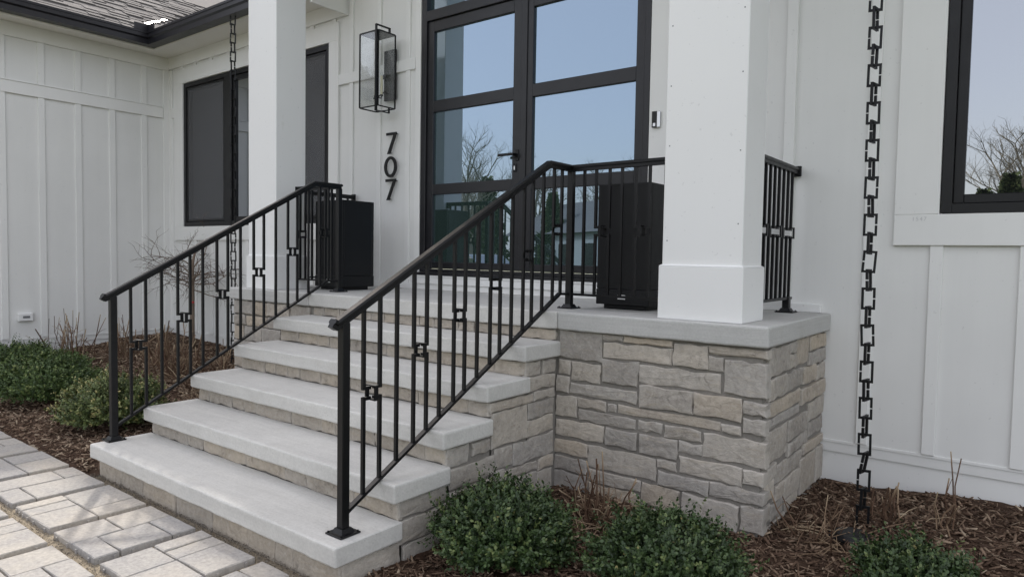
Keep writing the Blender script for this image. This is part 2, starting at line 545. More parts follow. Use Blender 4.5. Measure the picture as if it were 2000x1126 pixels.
class MB:
    def __init__(s):
        s.v, s.f = [], []

    def add(s, vs_, fs):
        n = len(s.v)
        s.v += [tuple(p) for p in vs_]
        s.f += [tuple(i + n for i in f) for f in fs]
        return s

    def box(s, a, b):
        x0, y0, z0 = a
        x1, y1, z1 = b
        return s.add([(x0, y0, z0), (x1, y0, z0), (x1, y1, z0), (x0, y1, z0), (x0, y0, z1), (x1, y0, z1), (x1, y1, z1), (x0, y1, z1)],
                     [(0, 3, 2, 1), (4, 5, 6, 7), (0, 1, 5, 4), (1, 2, 6, 5), (2, 3, 7, 6), (3, 0, 4, 7)])

    def cbox(s, a, b, c=0.003):
        """box with chamfered edges"""
        x0, y0, z0 = a
        x1, y1, z1 = b
        c = min(c, (x1 - x0) * .45, (y1 - y0) * .45, (z1 - z0) * .45)
        bm = bmesh.new()
        bmesh.ops.create_cube(bm, size=1.0)
        for v in bm.verts:
            v.co = Vector((x0 + (v.co.x + .5) * (x1 - x0), y0 + (v.co.y + .5) * (y1 - y0), z0 + (v.co.z + .5) * (z1 - z0)))
        bmesh.ops.bevel(bm, geom=bm.edges[:], offset=c, segments=1, affect='EDGES')
        s.add([v.co[:] for v in bm.verts], [[v.index for v in f.verts] for f in bm.faces])
        bm.free()
        return s

    def rslab(s, a, b, r=0.018, seg=3):
        """slab with rounded edges"""
        x0, y0, z0 = a
        x1, y1, z1 = b
        bm = bmesh.new()
        bmesh.ops.create_cube(bm, size=1.0)
        for v in bm.verts:
            v.co = Vector((x0 + (v.co.x + .5) * (x1 - x0), y0 + (v.co.y + .5) * (y1 - y0), z0 + (v.co.z + .5) * (z1 - z0)))
        bmesh.ops.bevel(bm, geom=bm.edges[:], offset=r, segments=seg, affect='EDGES', profile=0.5)
        le = [e for e in bm.edges if abs(e.verts[0].co.x - e.verts[1].co.x) > .5]
        bmesh.ops.subdivide_edges(bm, edges=le, cuts=int((x1 - x0) / .05), use_grid_fill=True)
        rr_ = random.Random(int(z0 * 1000))
        ph_ = rr_.uniform(0, 9)
        for v in bm.verts:
            w_ = .0008 * math.sin(v.co.x * 17 + ph_) + .0006 * math.sin(v.co.x * 53 + ph_ * 2)
            v.co += Vector((rr_.uniform(-.0008, .0008), w_ * .8 + rr_.uniform(-.0006, .0006), (w_ if v.co.z < z1 - .001 else w_ * .3) + rr_.uniform(-.0004, .0004)))
        bm.verts.index_update()
        s.add([v.co[:] for v in bm.verts], [[v.index for v in f.verts] for f in bm.faces])
        bm.free()
        return s

    def bar(s, p, q, w, d, side=None):
        """square bar from p to q; w across 'side', d across the third axis"""
        p, q = Vector(p), Vector(q)
        t = (q - p).normalized()
        if side is None:
            side = Vector((1, 0, 0)) if abs(t.x) < .9 else Vector((0, 1, 0))
        side = Vector(side)
        side = (side - t * side.dot(t)).normalized()
        up = side.cross(t)
        vs_ = []
        for c in (p, q):
            for a, b in ((-1, -1), (1, -1), (1, 1), (-1, 1)):
                vs_.append(c + side * a * w / 2 + up * b * d / 2)
        return s.add(vs_, [(0, 1, 2, 3), (7, 6, 5, 4), (0, 4, 5, 1), (1, 5, 6, 2), (2, 6, 7, 3), (3, 7, 4, 0)])

    def tube(s, pts, rad, n=5, cap=True):
        pts = [Vector(p) for p in pts]
        rr = rad if hasattr(rad, '__len__') else [rad] * len(pts)
        base = []
        ref = Vector((0.31, 0.52, 0.79))
        for i, p in enumerate(pts):
            t = (pts[min(i + 1, len(pts) - 1)] - pts[max(i - 1, 0)]).normalized()
            a = t.cross(ref)
            if a.length < 1e-4:
                a = t.cross(Vector((1, 0, 0)))
            a.normalize()
            b = t.cross(a)
            base.append([p + (a * math.cos(k * 2 * math.pi / n) + b * math.sin(k * 2 * math.pi / n)) * rr[i] for k in range(n)])
        vs_ = [v for ring in base for v in ring]
        fs = []
        for i in range(len(pts) - 1):
            for k in range(n):
                k2 = (k + 1) % n
                fs.append((i * n + k, i * n + k2, (i + 1) * n + k2, (i + 1) * n + k))
        if cap:
            fs.append(tuple(range(n - 1, -1, -1)))
            fs.append(tuple((len(pts) - 1) * n + k for k in range(n)))
        return s.add(vs_, fs)

    def cyl(s, c, r, h, n=20, r2=None):
        r2 = r if r2 is None else r2
        c = Vector(c)
        return s.tube([c, c + Vector((0, 0, h))], [r, r2], n)

    def sweep(s, prof, pts, mode):
        """sweep a closed profile (side, up) along a polyline; mode gives per-vertex 'v' vertical kink or 'h' level corner"""
        pts = [Vector(p) for p in pts]
        rings = []
        for i, p in enumerate(pts):
            t1 = (pts[i] - pts[i - 1]).normalized() if i > 0 else None
            t2 = (pts[i + 1] - pts[i]).normalized() if i < len(pts) - 1 else None
            t = ((t1 or t2) + (t2 or t1)).normalized()
            k = 1.0
            if t1 and t2:
                k = 1 / max(.3, math.sqrt((1 + t1.dot(t2)) / 2))
            side = t.cross(Vector((0, 0, 1))).normalized()
            up = side.cross(t)
            ks, ku = (k, 1) if mode[i] == 'h' else (1, k)
            rings.append([p + side * a * ks + up * b * ku for a, b in prof])
        n = len(prof)
        vs_ = [v for r in rings for v in r]
        fs = [(i * n + k, i * n + (k + 1) % n, (i + 1) * n + (k + 1) % n, (i + 1) * n + k) for i in range(len(pts) - 1) for k in range(n)]
        fs += [tuple(range(n - 1, -1, -1)), tuple((len(pts) - 1) * n + k for k in range(n))]
        return s.add(vs_, fs)

    def build(s, name, mat, parent=None, origin=None, smooth=False, hue=None):
        a = np.array(s.v)
        if origin is None:
            origin = ((a[:, 0].min() + a[:, 0].max()) / 2, (a[:, 1].min() + a[:, 1].max()) / 2, a[:, 2].min())
        me = bpy.data.meshes.new(name)
        me.from_pydata((a - np.array(origin)).tolist(), [], s.f)
        if smooth:
            me.polygons.foreach_set('use_smooth', [True] * len(me.polygons))
        if hue is not None:
            at = me.attributes.new('hue', 'FLOAT', 'POINT')
            at.data.foreach_set('value', np.asarray(hue, dtype=np.float32))
        me.validate()
        me.update()
        bm = bmesh.new()
        bm.from_mesh(me)
        bmesh.ops.recalc_face_normals(bm, faces=bm.faces[:])
        bm.to_mesh(me)
        bm.free()
        return link_obj(name, me, parent, origin, mat)


def np_mesh(name, verts, faces, mat, parent=None, origin=(0, 0, 0), hue=None, smooth=False):
    """big numpy mesh; faces is an (n,k) array"""
    me = bpy.data.meshes.new(name)
    nv, (nf, k) = len(verts), faces.shape
    me.vertices.add(nv)
    me.vertices.foreach_set('co', (verts - np.array(origin)).astype(np.float32).ravel())
    me.loops.add(nf * k)
    me.loops.foreach_set('vertex_index', faces.astype(np.int32).ravel())
    me.polygons.add(nf)
    me.polygons.foreach_set('loop_start', np.arange(nf, dtype=np.int32) * k)
    me.polygons.foreach_set('loop_total', np.full(nf, k, dtype=np.int32))
    if smooth:
        me.polygons.foreach_set('use_smooth', np.ones(nf, dtype=bool))
    me.update(calc_edges=True)
    if hue is not None:
        at = me.attributes.new('hue', 'FLOAT', 'POINT')
        at.data.foreach_set('value', hue.astype(np.float32))
    return link_obj(name, me, parent, origin, mat)


def bx(name, a, b, mat, parent=None, c=0.0):
    mb = MB()
    (mb.cbox(a, b, c) if c else mb.box(a, b))
    return mb.build(name, mat, parent)


def sstep(a, b, x):
    t = np.clip((np.asarray(x, float) - a) / (b - a), 0, 1)
    return t * t * (3 - 2 * t)


# ------------------------------------------------------------------ measures
RISE, XL, XR = 0.17, -2.31, 0.0
YF = {1: -1.536, 2: -1.2265, 3: -0.9236, 4: -0.6117, 5: -0.3032, 6: 0.0}
ST, PT = 0.0855, 0.1017
ZP = 1.02
PXL, PXR = -3.43, 1.1655
WY = 1.17                 # face of the siding on the front wall
WX = -6.86                # face of the siding on the wing wall


def mulch_z(x, y):
    x, y = np.asarray(x, float), np.asarray(y, float)
    left = 0.015 + 0.165 * np.exp(-((x + 6.9) ** 2 / (2 * 1.3 ** 2) + (y - 1.25) ** 2 / (2 * 1.0 ** 2))) + 0.075 * sstep(-1.45, 0.6, y)
    right = -0.012 + 0.035 * sstep(-1.2, 1.0, y) + 0.05 * sstep(1.0, 2.2, x) * sstep(-.5, 1.0, y)
    w = sstep(-1.6, -0.8, x)
    und = 0.012 * np.sin(x * 4.1 + y * 2.3) * np.cos(y * 5.2 - x * 1.7) + 0.006 * np.sin(x * 11 + 1) * np.sin(y * 13)
    return left * (1 - w) + right * w + und - .05 * (1 - w) * (1 - sstep(-1.56, -1.42, y))


# ------------------------------------------------------------------ ground
def sheet(name, x0, x1, y0, y1, z, mat):
    mb = MB()
    mb.add([(x0, y0, z), (x1, y0, z), (x1, y1, z), (x0, y1, z)], [(0, 1, 2, 3)])
    return tag(mb.build(name, mat, origin=((x0 + x1) / 2, (y0 + y1) / 2, z)), kind='structure')


sheet('ground', -300, 300, -300, 300, -0.12, 'lawn')
sheet('road', -300, 300, -21.5, -14.5, -0.112, 'asphalt')


def grid_sheet(name, x0, x1, y0, y1, st, fn, mat):
    nx, ny = int((x1 - x0) / st) + 1, int((y1 - y0) / st) + 1
    X, Y = np.meshgrid(np.linspace(x0, x1, nx), np.linspace(y0, y1, ny))
    Z = fn(X, Y) + rng.normal(0, 0.004, X.shape)
    V = np.stack([X.ravel(), Y.ravel(), Z.ravel()], 1)
    i = np.arange(nx * ny).reshape(ny, nx)
    F = np.stack([i[:-1, :-1].ravel(), i[:-1, 1:].ravel(), i[1:, 1:].ravel(), i[1:, :-1].ravel()], 1)
    return np_mesh(name, V, F, mat, None, ((x0 + x1) / 2, (y0 + y1) / 2, 0), smooth=True)


bedL = tag(grid_sheet('mulch_bed', WX - .05, -2.27, -1.555, 1.22, 0.04, mulch_z, 'mulch_base'), kind='structure')
bedR = tag(grid_sheet('mulch_bed', -0.06, 4.2, -2.6, 1.22, 0.04, mulch_z, 'mulch_base'), kind='structure')


def chips(name, regions, n, lmin, lmax, mat, zfn, lift=0.004, tilt=0.35, hb=(1.5, 2.4)):
    P = []
    for (x0, x1, y0, y1), frac in regions:
        k = int(n * frac)
        P.append(np.stack([rng.uniform(x0, x1, k), rng.uniform(y0, y1, k)], 1))
    P = np.concatenate(P)
    k = len(P)
    L = rng.uniform(0, 1, k) ** 2.0 * (lmax - lmin) + lmin
    Wd = L * rng.uniform(0.10, 0.38, k)
    T = Wd * rng.uniform(.15, .5, k)
    a = rng.uniform(0, 2 * math.pi, k)
    pit, rol = rng.normal(0, tilt, k), rng.normal(0, tilt * 1.4, k)
    d = np.stack([np.cos(a) * np.cos(pit), np.sin(a) * np.cos(pit), np.sin(pit)], 1)
    s0 = np.stack([-np.sin(a), np.cos(a), np.zeros(k)], 1)
    up = np.cross(d, s0)
    s_ = s0 * np.cos(rol)[:, None] + up * np.sin(rol)[:, None]
    u_ = np.cross(d, s_)
    c = np.stack([P[:, 0], P[:, 1], zfn(P[:, 0], P[:, 1]) + lift + rng.uniform(0, 0.012, k)], 1)
    V = np.empty((k, 8, 3))
    tap = rng.uniform(.3, 1.0, (k, 1))
    i = 0
    for e, (sx) in enumerate((-1, 1)):
        wl_ = np.minimum(Wd, .011)[:, None] * (1 if sx < 0 else tap) / 2
        for sy, sz in ((-1, -1), (1, -1), (1, 1), (-1, 1)):
            V[:, i] = c + d * (sx * L / 2)[:, None] + s_ * sy * wl_ + u_ * (sz * T / 2)[:, None]
            i += 1
    F0 = np.array([(0, 4, 5, 1), (1, 5, 6, 2), (2, 6, 7, 3), (3, 7, 4, 0), (0, 1, 2, 3), (7, 6, 5, 4)])
    F = (F0[None] + (np.arange(k) * 8)[:, None, None]).reshape(-1, 4)
    hue = np.repeat(np.clip(rng.beta(hb[0], hb[1], k), 0, 1), 8)
    return np_mesh(name, V.reshape(-1, 3), F, mat, None, (0, 0, 0), hue)


tag(chips('wood_mulch', [((WX + .02, -2.33, -1.53, 1.13), 1.0)], 36000, 0.010, 0.070, 'mulch_chip', mulch_z, hb=(1.7, 1.7)), 'brown shredded wood mulch heaped in the bed left of the steps', 'mulch', kind='stuff')
tag(chips('wood_mulch', [((0.0, 2.6, -1.6, 1.13), 1.0)], 32000, 0.008, 0.062, 'mulch_chip', mulch_z), 'dark brown shredded wood mulch in the bed right of the steps', 'mulch', kind='stuff')
tag(chips('gravel_edge', [((-2.32, 0.0, -1.556, -1.49), .8), ((-3.9, -0.1, -2.06, -2.012), .5)], 6500, 0.003, 0.011, 'gravel_bit', lambda x, y: np.where(y < -1.7, -0.029, -0.026) + 0 * x, 0.0, .6), 'fine tan gravel between the pavers and the bottom step', 'gravel', kind='stuff')

# ------------------------------------------------------------------ paver walkway
walk = tag(bx('walkway', (-9.0, -7.2, -0.115), (-0.07, -1.50, -0.030), 'sand'), kind='structure')
walk['label'] = 'paved front walk of pale grey concrete pavers on sand'


def paver_mesh(w, d, seed):
    """paver centred on the origin, top at z=0, softened irregular top edge and spacer nubs on the sides"""
    r = random.Random(seed)
    th, c = 0.06, 0.0042
    mb = MB()

    def ring(ins, z, jit):
        pts = []
        for (ax, ay), (bx_, by) in (((-1, -1), (1, -1)), ((1, -1), (1, 1)), ((1, 1), (-1, 1)), ((-1, 1), (-1, -1))):
            for t in (0.0, .36, .7):
                x = (ax + (bx_ - ax) * t) * (w / 2 - ins)
                y = (ay + (by - ay) * t) * (d / 2 - ins)
                pts.append((x + r.uniform(-jit, jit), y + r.uniform(-jit, jit), z + r.uniform(-jit, jit) * .4))
        return pts
    r0, r1, r2 = ring(0, -th, 0), ring(0, -c, .0012), ring(c, 0, .0018)
    vs_ = r0 + r1 + r2
    n = 12
    fs = [(i, (i + 1) % n, n + (i + 1) % n, n + i) for i in range(n)] + [(n + i, n + (i + 1) % n, 2 * n + (i + 1) % n, 2 * n + i) for i in range(n)]
    fs.append(tuple(range(2 * n, 3 * n)))
    mb.add(vs_, fs)
    for t in (-.28, .3):                       # spacer nubs on the long open side
        mb.box((w / 2 - .001, t * d - .006, -th), (w / 2 + .007, t * d + .006, -.011))
        mb.box((t * w - .006, -d / 2 - .007, -th), (t * w + .006, -d / 2 + .001, -.011))
    me = bpy.data.meshes.new('paver')
    me.from_pydata(mb.v, [], mb.f)
    me.update()
    me.materials.append(MATS['paver'])
    return me


PM = {}


def paver(x0, x1, y0, y1):
    g = 0.0042
    w, d = round(x1 - x0 - 2 * g, 3), round(y1 - y0 - 2 * g, 3)
    key = (w, d, random.randint(0, 2))
    if key not in PM:
        PM[key] = paver_mesh(w, d, hash(key) % 1000)
    o = link_obj('paver', PM[key], walk, ((x0 + x1) / 2, (y0 + y1) / 2, random.uniform(-.003, .002)))
    o.rotation_euler = (random.gauss(0, .006), random.gauss(0, .006), random.gauss(0, .006))


T1 = [(0, .2, 0, .34), (0, .2, .34, .455), (.2, .457, 0, .115), (.2, .457, .115, .455)]
T2 = [(0, .09, 0, .22), (.09, .205, 0, .22), (.205, .457, 0, .22), (0, .315, .22, .455), (.315, .457, .22, .455)]
T3 = [(0, .213, 0, .226), (0, .213, .226, .455), (.213, .457, 0, .11), (.213, .457, .11, .34), (.213, .457, .34, .455)]
T4 = [(0, .10, .225, .455), (.10, .215, .225, .455), (.215, .457, .225, .455), (0, .225, 0, .225), (.225, .457, 0, .225)]
T5 = [(0, .457, 0, .235), (0, .21, .235, .455), (.21, .457, .235, .455)]
band_types = {0: {-6: T3, -5: T2, -4: T1, -3: T5, -2: T1, -1: T2, 0: T3, 1: T4, 2: T1}}
for b in range(0, 6):
    for i in range(-8, 3):
        X0 = -1.480 + i * 0.5085 + (0.16 if b % 2 else 0)
        Y0 = -2.012 - b * 0.507
        ty = band_types.get(b, {}).get(i) or random.choice([T1, T2, T3, T4, T5])
        if b > 0 and i < -5:
            continue
        for (a, c, d0, d1) in ty:
            if X0 + c > -0.09:
                continue
            paver(X0 + a, X0 + c, Y0 + d0, Y0 + d1)

# ------------------------------------------------------------------ stonework
def stone_geo(u0, v0, u1, v1, proud, depth, seed, rough=0.0045):
    """irregular squared stone in (u,v,n); n=0 at the mortar face"""
    r = random.Random(seed)
    w, h = u1 - u0, v1 - v0
    nu, nv = max(2, min(6, int(w / .05) + 1)), max(2, min(3, int(h / .045) + 1))
    per = [(u0 + w * i / nu, v0) for i in range(nu)] + [(u1, v0 + h * i / nv) for i in range(nv)] + \
          [(u1 - w * i / nu, v1) for i in range(nu)] + [(u0, v1 - h * i / nv) for i in range(nv)]
    j = min(rough * 1.25, w * .05, h * .09)
    per = [(a + r.uniform(-j, j), b + r.uniform(-j, j) + .35 * j * math.sin(a * 31 + seed)) for a, b in per]
    cu, cv = (u0 + u1) / 2, (v0 + v1) / 2
    corners = (0, nu, nu + nv, 2 * nu + nv)

    def inset(k, d):
        out = []
        for i, (a, b) in enumerate(per):
            kk = k * (1.5 if i in corners else 1)
            out.append((a + math.copysign(min(kk, abs(cu - a) * .8), cu - a) if abs(cu - a) > 1e-6 else a,
                        b + math.copysign(min(kk, abs(cv - b) * .8), cv - b) if abs(cv - b) > 1e-6 else b, d))
        return out
    c = min(.0042, w * .12, h * .12)
    R0 = [(a, b, -depth) for a, b in per]
    R1 = [(a, b, proud - c * r.uniform(.7, 1.6)) for a, b in per]
    R2 = [(a, b, proud + r.uniform(-.0025, .0015)) for a, b, _ in inset(c, 0)]
    R3 = [(a + (cu - a) * .5, b + (cv - b) * .5, proud + .001 + r.uniform(-.0012, .0016)) for a, b in per]
    n = len(per)
    vs_ = R0 + R1 + R2 + R3 + [(cu, cv, proud + .0015)]
    fs = []
    for k in range(3):
        for i in range(n):
            i2 = (i + 1) % n
            fs.append((k * n + i, k * n + i2, (k + 1) * n + i2, (k + 1) * n + i))
    for i in range(n):
        fs.append((3 * n + i, 3 * n + (i + 1) % n, 4 * n))
    return vs_, fs


SEED = [0]


def stone(rect, frame, parent, mat='stone', proud=None, depth=.03, gap=0.0):
    """frame: 'front' (u=x,v=z at y=c facing -y), 'right' (u=y,v=z at x=c facing +x), 'left'"""
    SEED[0] += 1
    u0, v0, u1, v1 = rect
    u0, v0, u1, v1 = u0 + gap, v0 + gap, u1 - gap, v1 - gap
    if u1 - u0 < .02 or v1 - v0 < .015:
        return
    pr = proud if proud is not None else random.uniform(.012, .026)
    vs_, fs = stone_geo(u0, v0, u1, v1, pr, depth, SEED[0])
    kind, c = frame
    if kind == 'front':
        vs_ = [(a, c - n, b) for a, b, n in vs_]
    elif kind == 'right':
        vs_ = [(c + n, a, b) for a, b, n in vs_]
    else:
        vs_ = [(c - n, a, b) for a, b, n in vs_]
    mb = MB()
    mb.add(vs_, fs)
    return mb.build('stone', mat, parent)


def ashlar(u0, v0, u1, v1, rows, seed, lo=.12, hi=.34):
    r = random.Random(seed)
    out = []
    hs = [r.uniform(.7, 1.4) for _ in range(rows)]
    s_ = sum(hs)
    v = v0
    for h in hs:
        h = h / s_ * (v1 - v0)
        u = u0
        while u < u1 - .01:
            w = r.uniform(lo, hi)
            if u1 - (u + w) < lo * .7:
                w = u1 - u
            if h > .13 and r.random() < .35:
                k = r.uniform(.4, .6)
                out += [(u, v, u + w, v + h * k), (u, v + h * k, u + w, v + h)]
            else:
                out.append((u, v, u + w, v + h))
            u += w
        v += h
    return out


# ---- porch
porch = empty('porch', ((PXL + PXR) / 2, .58, 0), 'raised stone faced porch with grey concrete floor slab under the door', 'porch')
MY, MX = 0.043, 1.132      # mortar faces
core = MB()
core.box((PXL + .05, MY, -.1), (MX, WY - .002, ZP - PT + .001))
pcore = core.build('stone_wall', 'mortar', porch)
slab = MB()
for xa, xb in ((PXL, -2.3035), (-2.2995, -0.0095), (-0.0055, PXR)):
    slab = MB()
    slab.rslab((xa, 0.0, ZP - PT), (xb, WY - .002, ZP), .012 if True else 0, 3)
    slab.build('floor_slab', 'concrete_formed' if xa > -.1 or xa < -3 else 'concrete', porch)
FRONT = [(-0.003, 0.76, 0.27, 0.917), (0.271, 0.881, 0.394, 0.913), (0.4, 0.879, 0.678, 0.914), (0.276, 0.788, 0.678, 0.87), (0.685, 0.785, 0.866, 0.903), (0.869, 0.865, 1.153, 0.906), (0.868, 0.785, 0.947, 0.854), (0.953, 0.681, 1.157, 0.843), (-0.012, 0.666, 0.066, 0.748), (0.073, 0.639, 0.26, 0.742), (0.275, 0.65, 0.49, 0.778), (0.491, 0.676, 0.938, 0.77), (-0.024, 0.561, 0.063, 0.655), (0.063, 0.558, 0.485, 0.625), (0.496, 0.552, 0.795, 0.666), (0.801, 0.556, 1.042, 0.664), (1.048, 0.594, 1.157, 0.655), (-0.025, 0.428, 0.116, 0.542), (0.118, 0.49, 0.302, 0.546), (0.309, 0.494, 0.363, 0.539), (0.376, 0.493, 0.94, 0.54), (0.125, 0.419, 0.478, 0.48), (0.943, 0.488, 1.041, 0.533), (1.046, 0.499, 1.157, 0.573), (-0.022, 0.313, 0.29, 0.41), (0.301, 0.314, 0.487, 0.406), (0.492, 0.423, 0.63, 0.478), (0.646, 0.417, 0.845, 0.475), (0.505, 0.305, 0.717, 0.408), (0.721, 0.351, 0.847, 0.406), (0.853, 0.349, 1.16, 0.472), (-0.034, 0.211, 0.188, 0.293), (0.193, 0.17, 0.603, 0.291), (0.61, 0.245, 0.715, 0.295), (0.731, 0.241, 1.049, 0.335), (1.056, 0.256, 1.157, 0.326), (-0.032, 0.119, 0.188, 0.197), (0.201, 0.09, 0.518, 0.157), (0.616, 0.159, 0.89, 0.232), (0.895, 0.167, 1.158, 0.235), (0.524, 0.035, 0.737, 0.15), (0.751, 0.02, 1.04, 0.15), (1.049, 0.03, 1.16, 0.155),
         (-0.03, 0.0, 0.19, 0.11), (0.2, -0.03, 0.515, 0.08), (0.52, -.08, 0.8, 0.026), (0.81, -.08, 1.16, 0.012)]
for r_ in FRONT:
    corner = r_[2] > 1.14
    stone(r_, ('front', MY), pcore, proud=random.uniform(.007, .019), depth=.055 if corner else .02, gap=.0005)
SIDE = [(0.09, 0.771, 0.418, 0.908), (0.424, 0.848, 0.564, 0.908), (0.424, 0.767, 0.563, 0.84), (0.572, 0.769, 0.798, 0.91), (0.806, 0.83, 1.156, 0.91), (0.805, 0.742, 1.156, 0.822), (0.383, 0.658, 0.69, 0.754), (0.696, 0.65, 0.962, 0.745), (0.97, 0.64, 1.165, 0.732), (0.1, 0.655, 0.169, 0.76), (0.178, 0.655, 0.375, 0.762), (0.105, 0.569, 0.655, 0.642), (0.664, 0.547, 1.165, 0.635), (0.1, 0.51, 0.655, 0.56), (0.45, 0.391, 0.812, 0.5), (0.822, 0.425, 1.165, 0.535), (0.858, 0.33, 1.16, 0.415), (0.1, 0.34, 0.443, 0.495), (0.45, 0.315, 0.604, 0.38), (0.612, 0.31, 0.85, 0.382), (0.75, 0.25, 1.16, 0.31), (0.1, 0.26, 0.25, 0.33), (0.254, 0.215, 0.74, 0.3), (0.1, 0.152, 0.25, 0.25), (0.257, 0.13, 0.4, 0.207), (0.405, 0.094, 0.685, 0.207), (0.692, 0.042, 1.0, 0.24), (1.005, 0.04, 1.16, 0.24), (0.1, 0.06, 0.199, 0.143), (0.204, 0.04, 0.397, 0.122), (0.1, -.06, 0.45, 0.03), (.46, -.06, .68, .085), (.69, -.06, 1.15, .034)]
for r_ in SIDE:
    stone(r_, ('right', MX), pcore, proud=random.uniform(.007, .022), depth=.02, gap=.001)
for r_ in ashlar(PXL + .035, -.06, -2.32, ZP - PT - .004, 8, 11, .1, .32):
    stone(r_, ('front', MY), pcore, gap=.006)
for r_ in ashlar(MY, -.06, WY - .02, ZP - PT - .004, 7, 12, .14, .4):
    stone(r_, ('left', PXL + .05), pcore, gap=.006)

# ---- steps
steps = empty('front_steps', (-1.155, -.75, 0), 'five wide concrete steps with stone risers leading up to the porch', 'steps')
sc = MB()
OV = .038                                   # nosing overhang
MXS = -0.03                                 # mortar face of the right cheek
for k in range(1, 6):
    yb = YF[k + 1] + .05 if k < 5 else MY
    sc.box((XL + .035, YF[k] + OV + .02, -.1), (MXS, yb + .02 if k < 5 else MY - .003, k * RISE - ST + .001 - (.0005 * k)))
score = sc.build('stone_wall', 'mortar', steps)
for k in range(1, 6):
    mb = MB()
    yb = YF[k + 1] + .055 if k < 5 else MY - .003
    mb.rslab((XL, YF[k], k * RISE - ST), (XR, yb, k * RISE), .011, 3)
    mb.build('tread_slab', 'concrete', steps)
for k in range(1, 7):
    z0 = (k - 1) * RISE - (.055 if k == 1 else -.001)
    z1 = k * RISE - (ST if k < 6 else PT) - .002
    y = YF[k] + OV + .02
    if k == 6:
        y = MY
    r = random.Random(40 + k)
    x = XL + .035
    xe = MXS + (.002 if k < 6 else -.0)
    while x < xe - .01:
        w = r.choice([.13, .18, .22, .28, .36, .44])
        if xe - (x + w) < .1:
            w = xe - x
        stone((x, z0, x + w, z1 + r.uniform(-.003, 0)), ('front', y), score, 'riser_stone', proud=r.uniform(.014, .020), depth=.015, gap=.0025)
        x += w
CHEEK = [(-0.262, 0.677, -0.125, 0.754), (-0.114, 0.68, 0.01, 0.751), (-0.235, 0.6, 0.01, 0.672), (-0.192, 0.54, 0.01, 0.59), (-0.566, 0.538, -0.2, 0.584), (-0.548, 0.352, -0.25, 0.529), (-0.24, 0.445, 0.01, 0.53), (-0.24, 0.345, 0.01, 0.436),
         (-0.875, 0.325, -0.72, 0.415), (-0.7, 0.348, -0.56, 0.412), (-0.515, 0.234, -0.372, 0.34), (-0.36, 0.215, 0.01, 0.336), (-0.86, 0.216, -0.527, 0.312), (-0.432, 0.155, -0.142, 0.205), (-.136, .14, .01, .205),
         (-1.18, 0.17, -.875, 0.252), (-1.18, 0.06, -.875, 0.16), (-1.15, -.06, -.8, .05), (-1.48, -.06, -1.17, .082), (-.86, .115, -.53, .205), (-.79, -.05, -.45, .105), (-.52, .12, -.44, .225), (-.44, -.05, -.15, .145), (-.14, -.05, .01, .13),
         (-0.45, .6, -.245, .675)]
for r_ in CHEEK:
    stone(r_, ('right', MXS), score, proud=random.uniform(.006, .018), depth=.02, gap=.000)


# ------------------------------------------------------------------ columns
def column(x0, x1, label):
    root = empty('porch_column', ((x0 + x1) / 2, .2, ZP), label, 'column', 'square white porch columns')
    MB().cbox((x0 + .012, .062, ZP + .275), (x1 - .012, .345, 4.42), .004).build('shaft', 'column_white', root)
    mb = MB()
    mb.cbox((x0, .048, ZP + .0005), (x1, .36, ZP + .272), .003)
    mb.add([(x0, .048, ZP + .272), (x1, .048, ZP + .272), (x1, .36, ZP + .272), (x0, .36, ZP + .272), (x0 + .012, .062, ZP + .279), (x1 - .012, .062, ZP + .279), (x1 - .012, .345, ZP + .279), (x0 + .012, .345, ZP + .279)],
           [(0, 1, 5, 4), (1, 2, 6, 5), (2, 3, 7, 6), (3, 0, 4, 7)])
    mb.build('plinth', 'column_white', root)
    return root


colR = column(.583, 1.022, 'square white column standing at the right end of the porch beside the black planter')
colL = column(-3.235, -2.81, 'square white column at the left end of the porch in front of the window')
for k, (yy, zz) in enumerate(((.126, 2.43), (.126, 2.375), (.126, 2.34))):
    bx('plug_mark', (-2.8225, yy - (.004 if k != 1 else .012), zz - .016), (-2.8212, yy + (.004 if k != 1 else .012), zz + .016), 'trim', colL)
for xx, zz in ((.985, 2.52), (.985, 2.22), (.985, 1.85), (.985, 1.5), (.62, 2.5), (.62, 2.2), (.62, 1.9), (.62, 1.42)):
    bx('screw_hole', (xx - .003, .0612, zz - .003), (xx + .003, .0622, zz + .003), 'grey_slot', colR)

# ------------------------------------------------------------------ house
house = empty('house', (-1.2, 3.0, 0), 'white board and batten house with black framed windows, gutter and glass double door', 'house')
TH = .12


def wall_mesh(parent, boxes, name='wall', mat='siding'):
    mb = MB()
    for a, b in boxes:
        mb.box(a, b)
    return mb.build(name, mat, parent)


# openings on the front wall
WLx0, WLx1, WLz0, WLz1 = -6.48, -3.565, 1.628, 3.412          # left window unit
DX0, DX1, DZ0, DZ1 = -2.272, -0.045, 1.175, 4.05              # door unit
WRx0, WRx1, WRz0, WRz1 = 1.693, 3.15, 1.593, 3.25             # right window unit
E_ = WY + TH


def B(x0, z0, x1, z1):
    return ((x0, WY, z0), (x1, E_, z1))


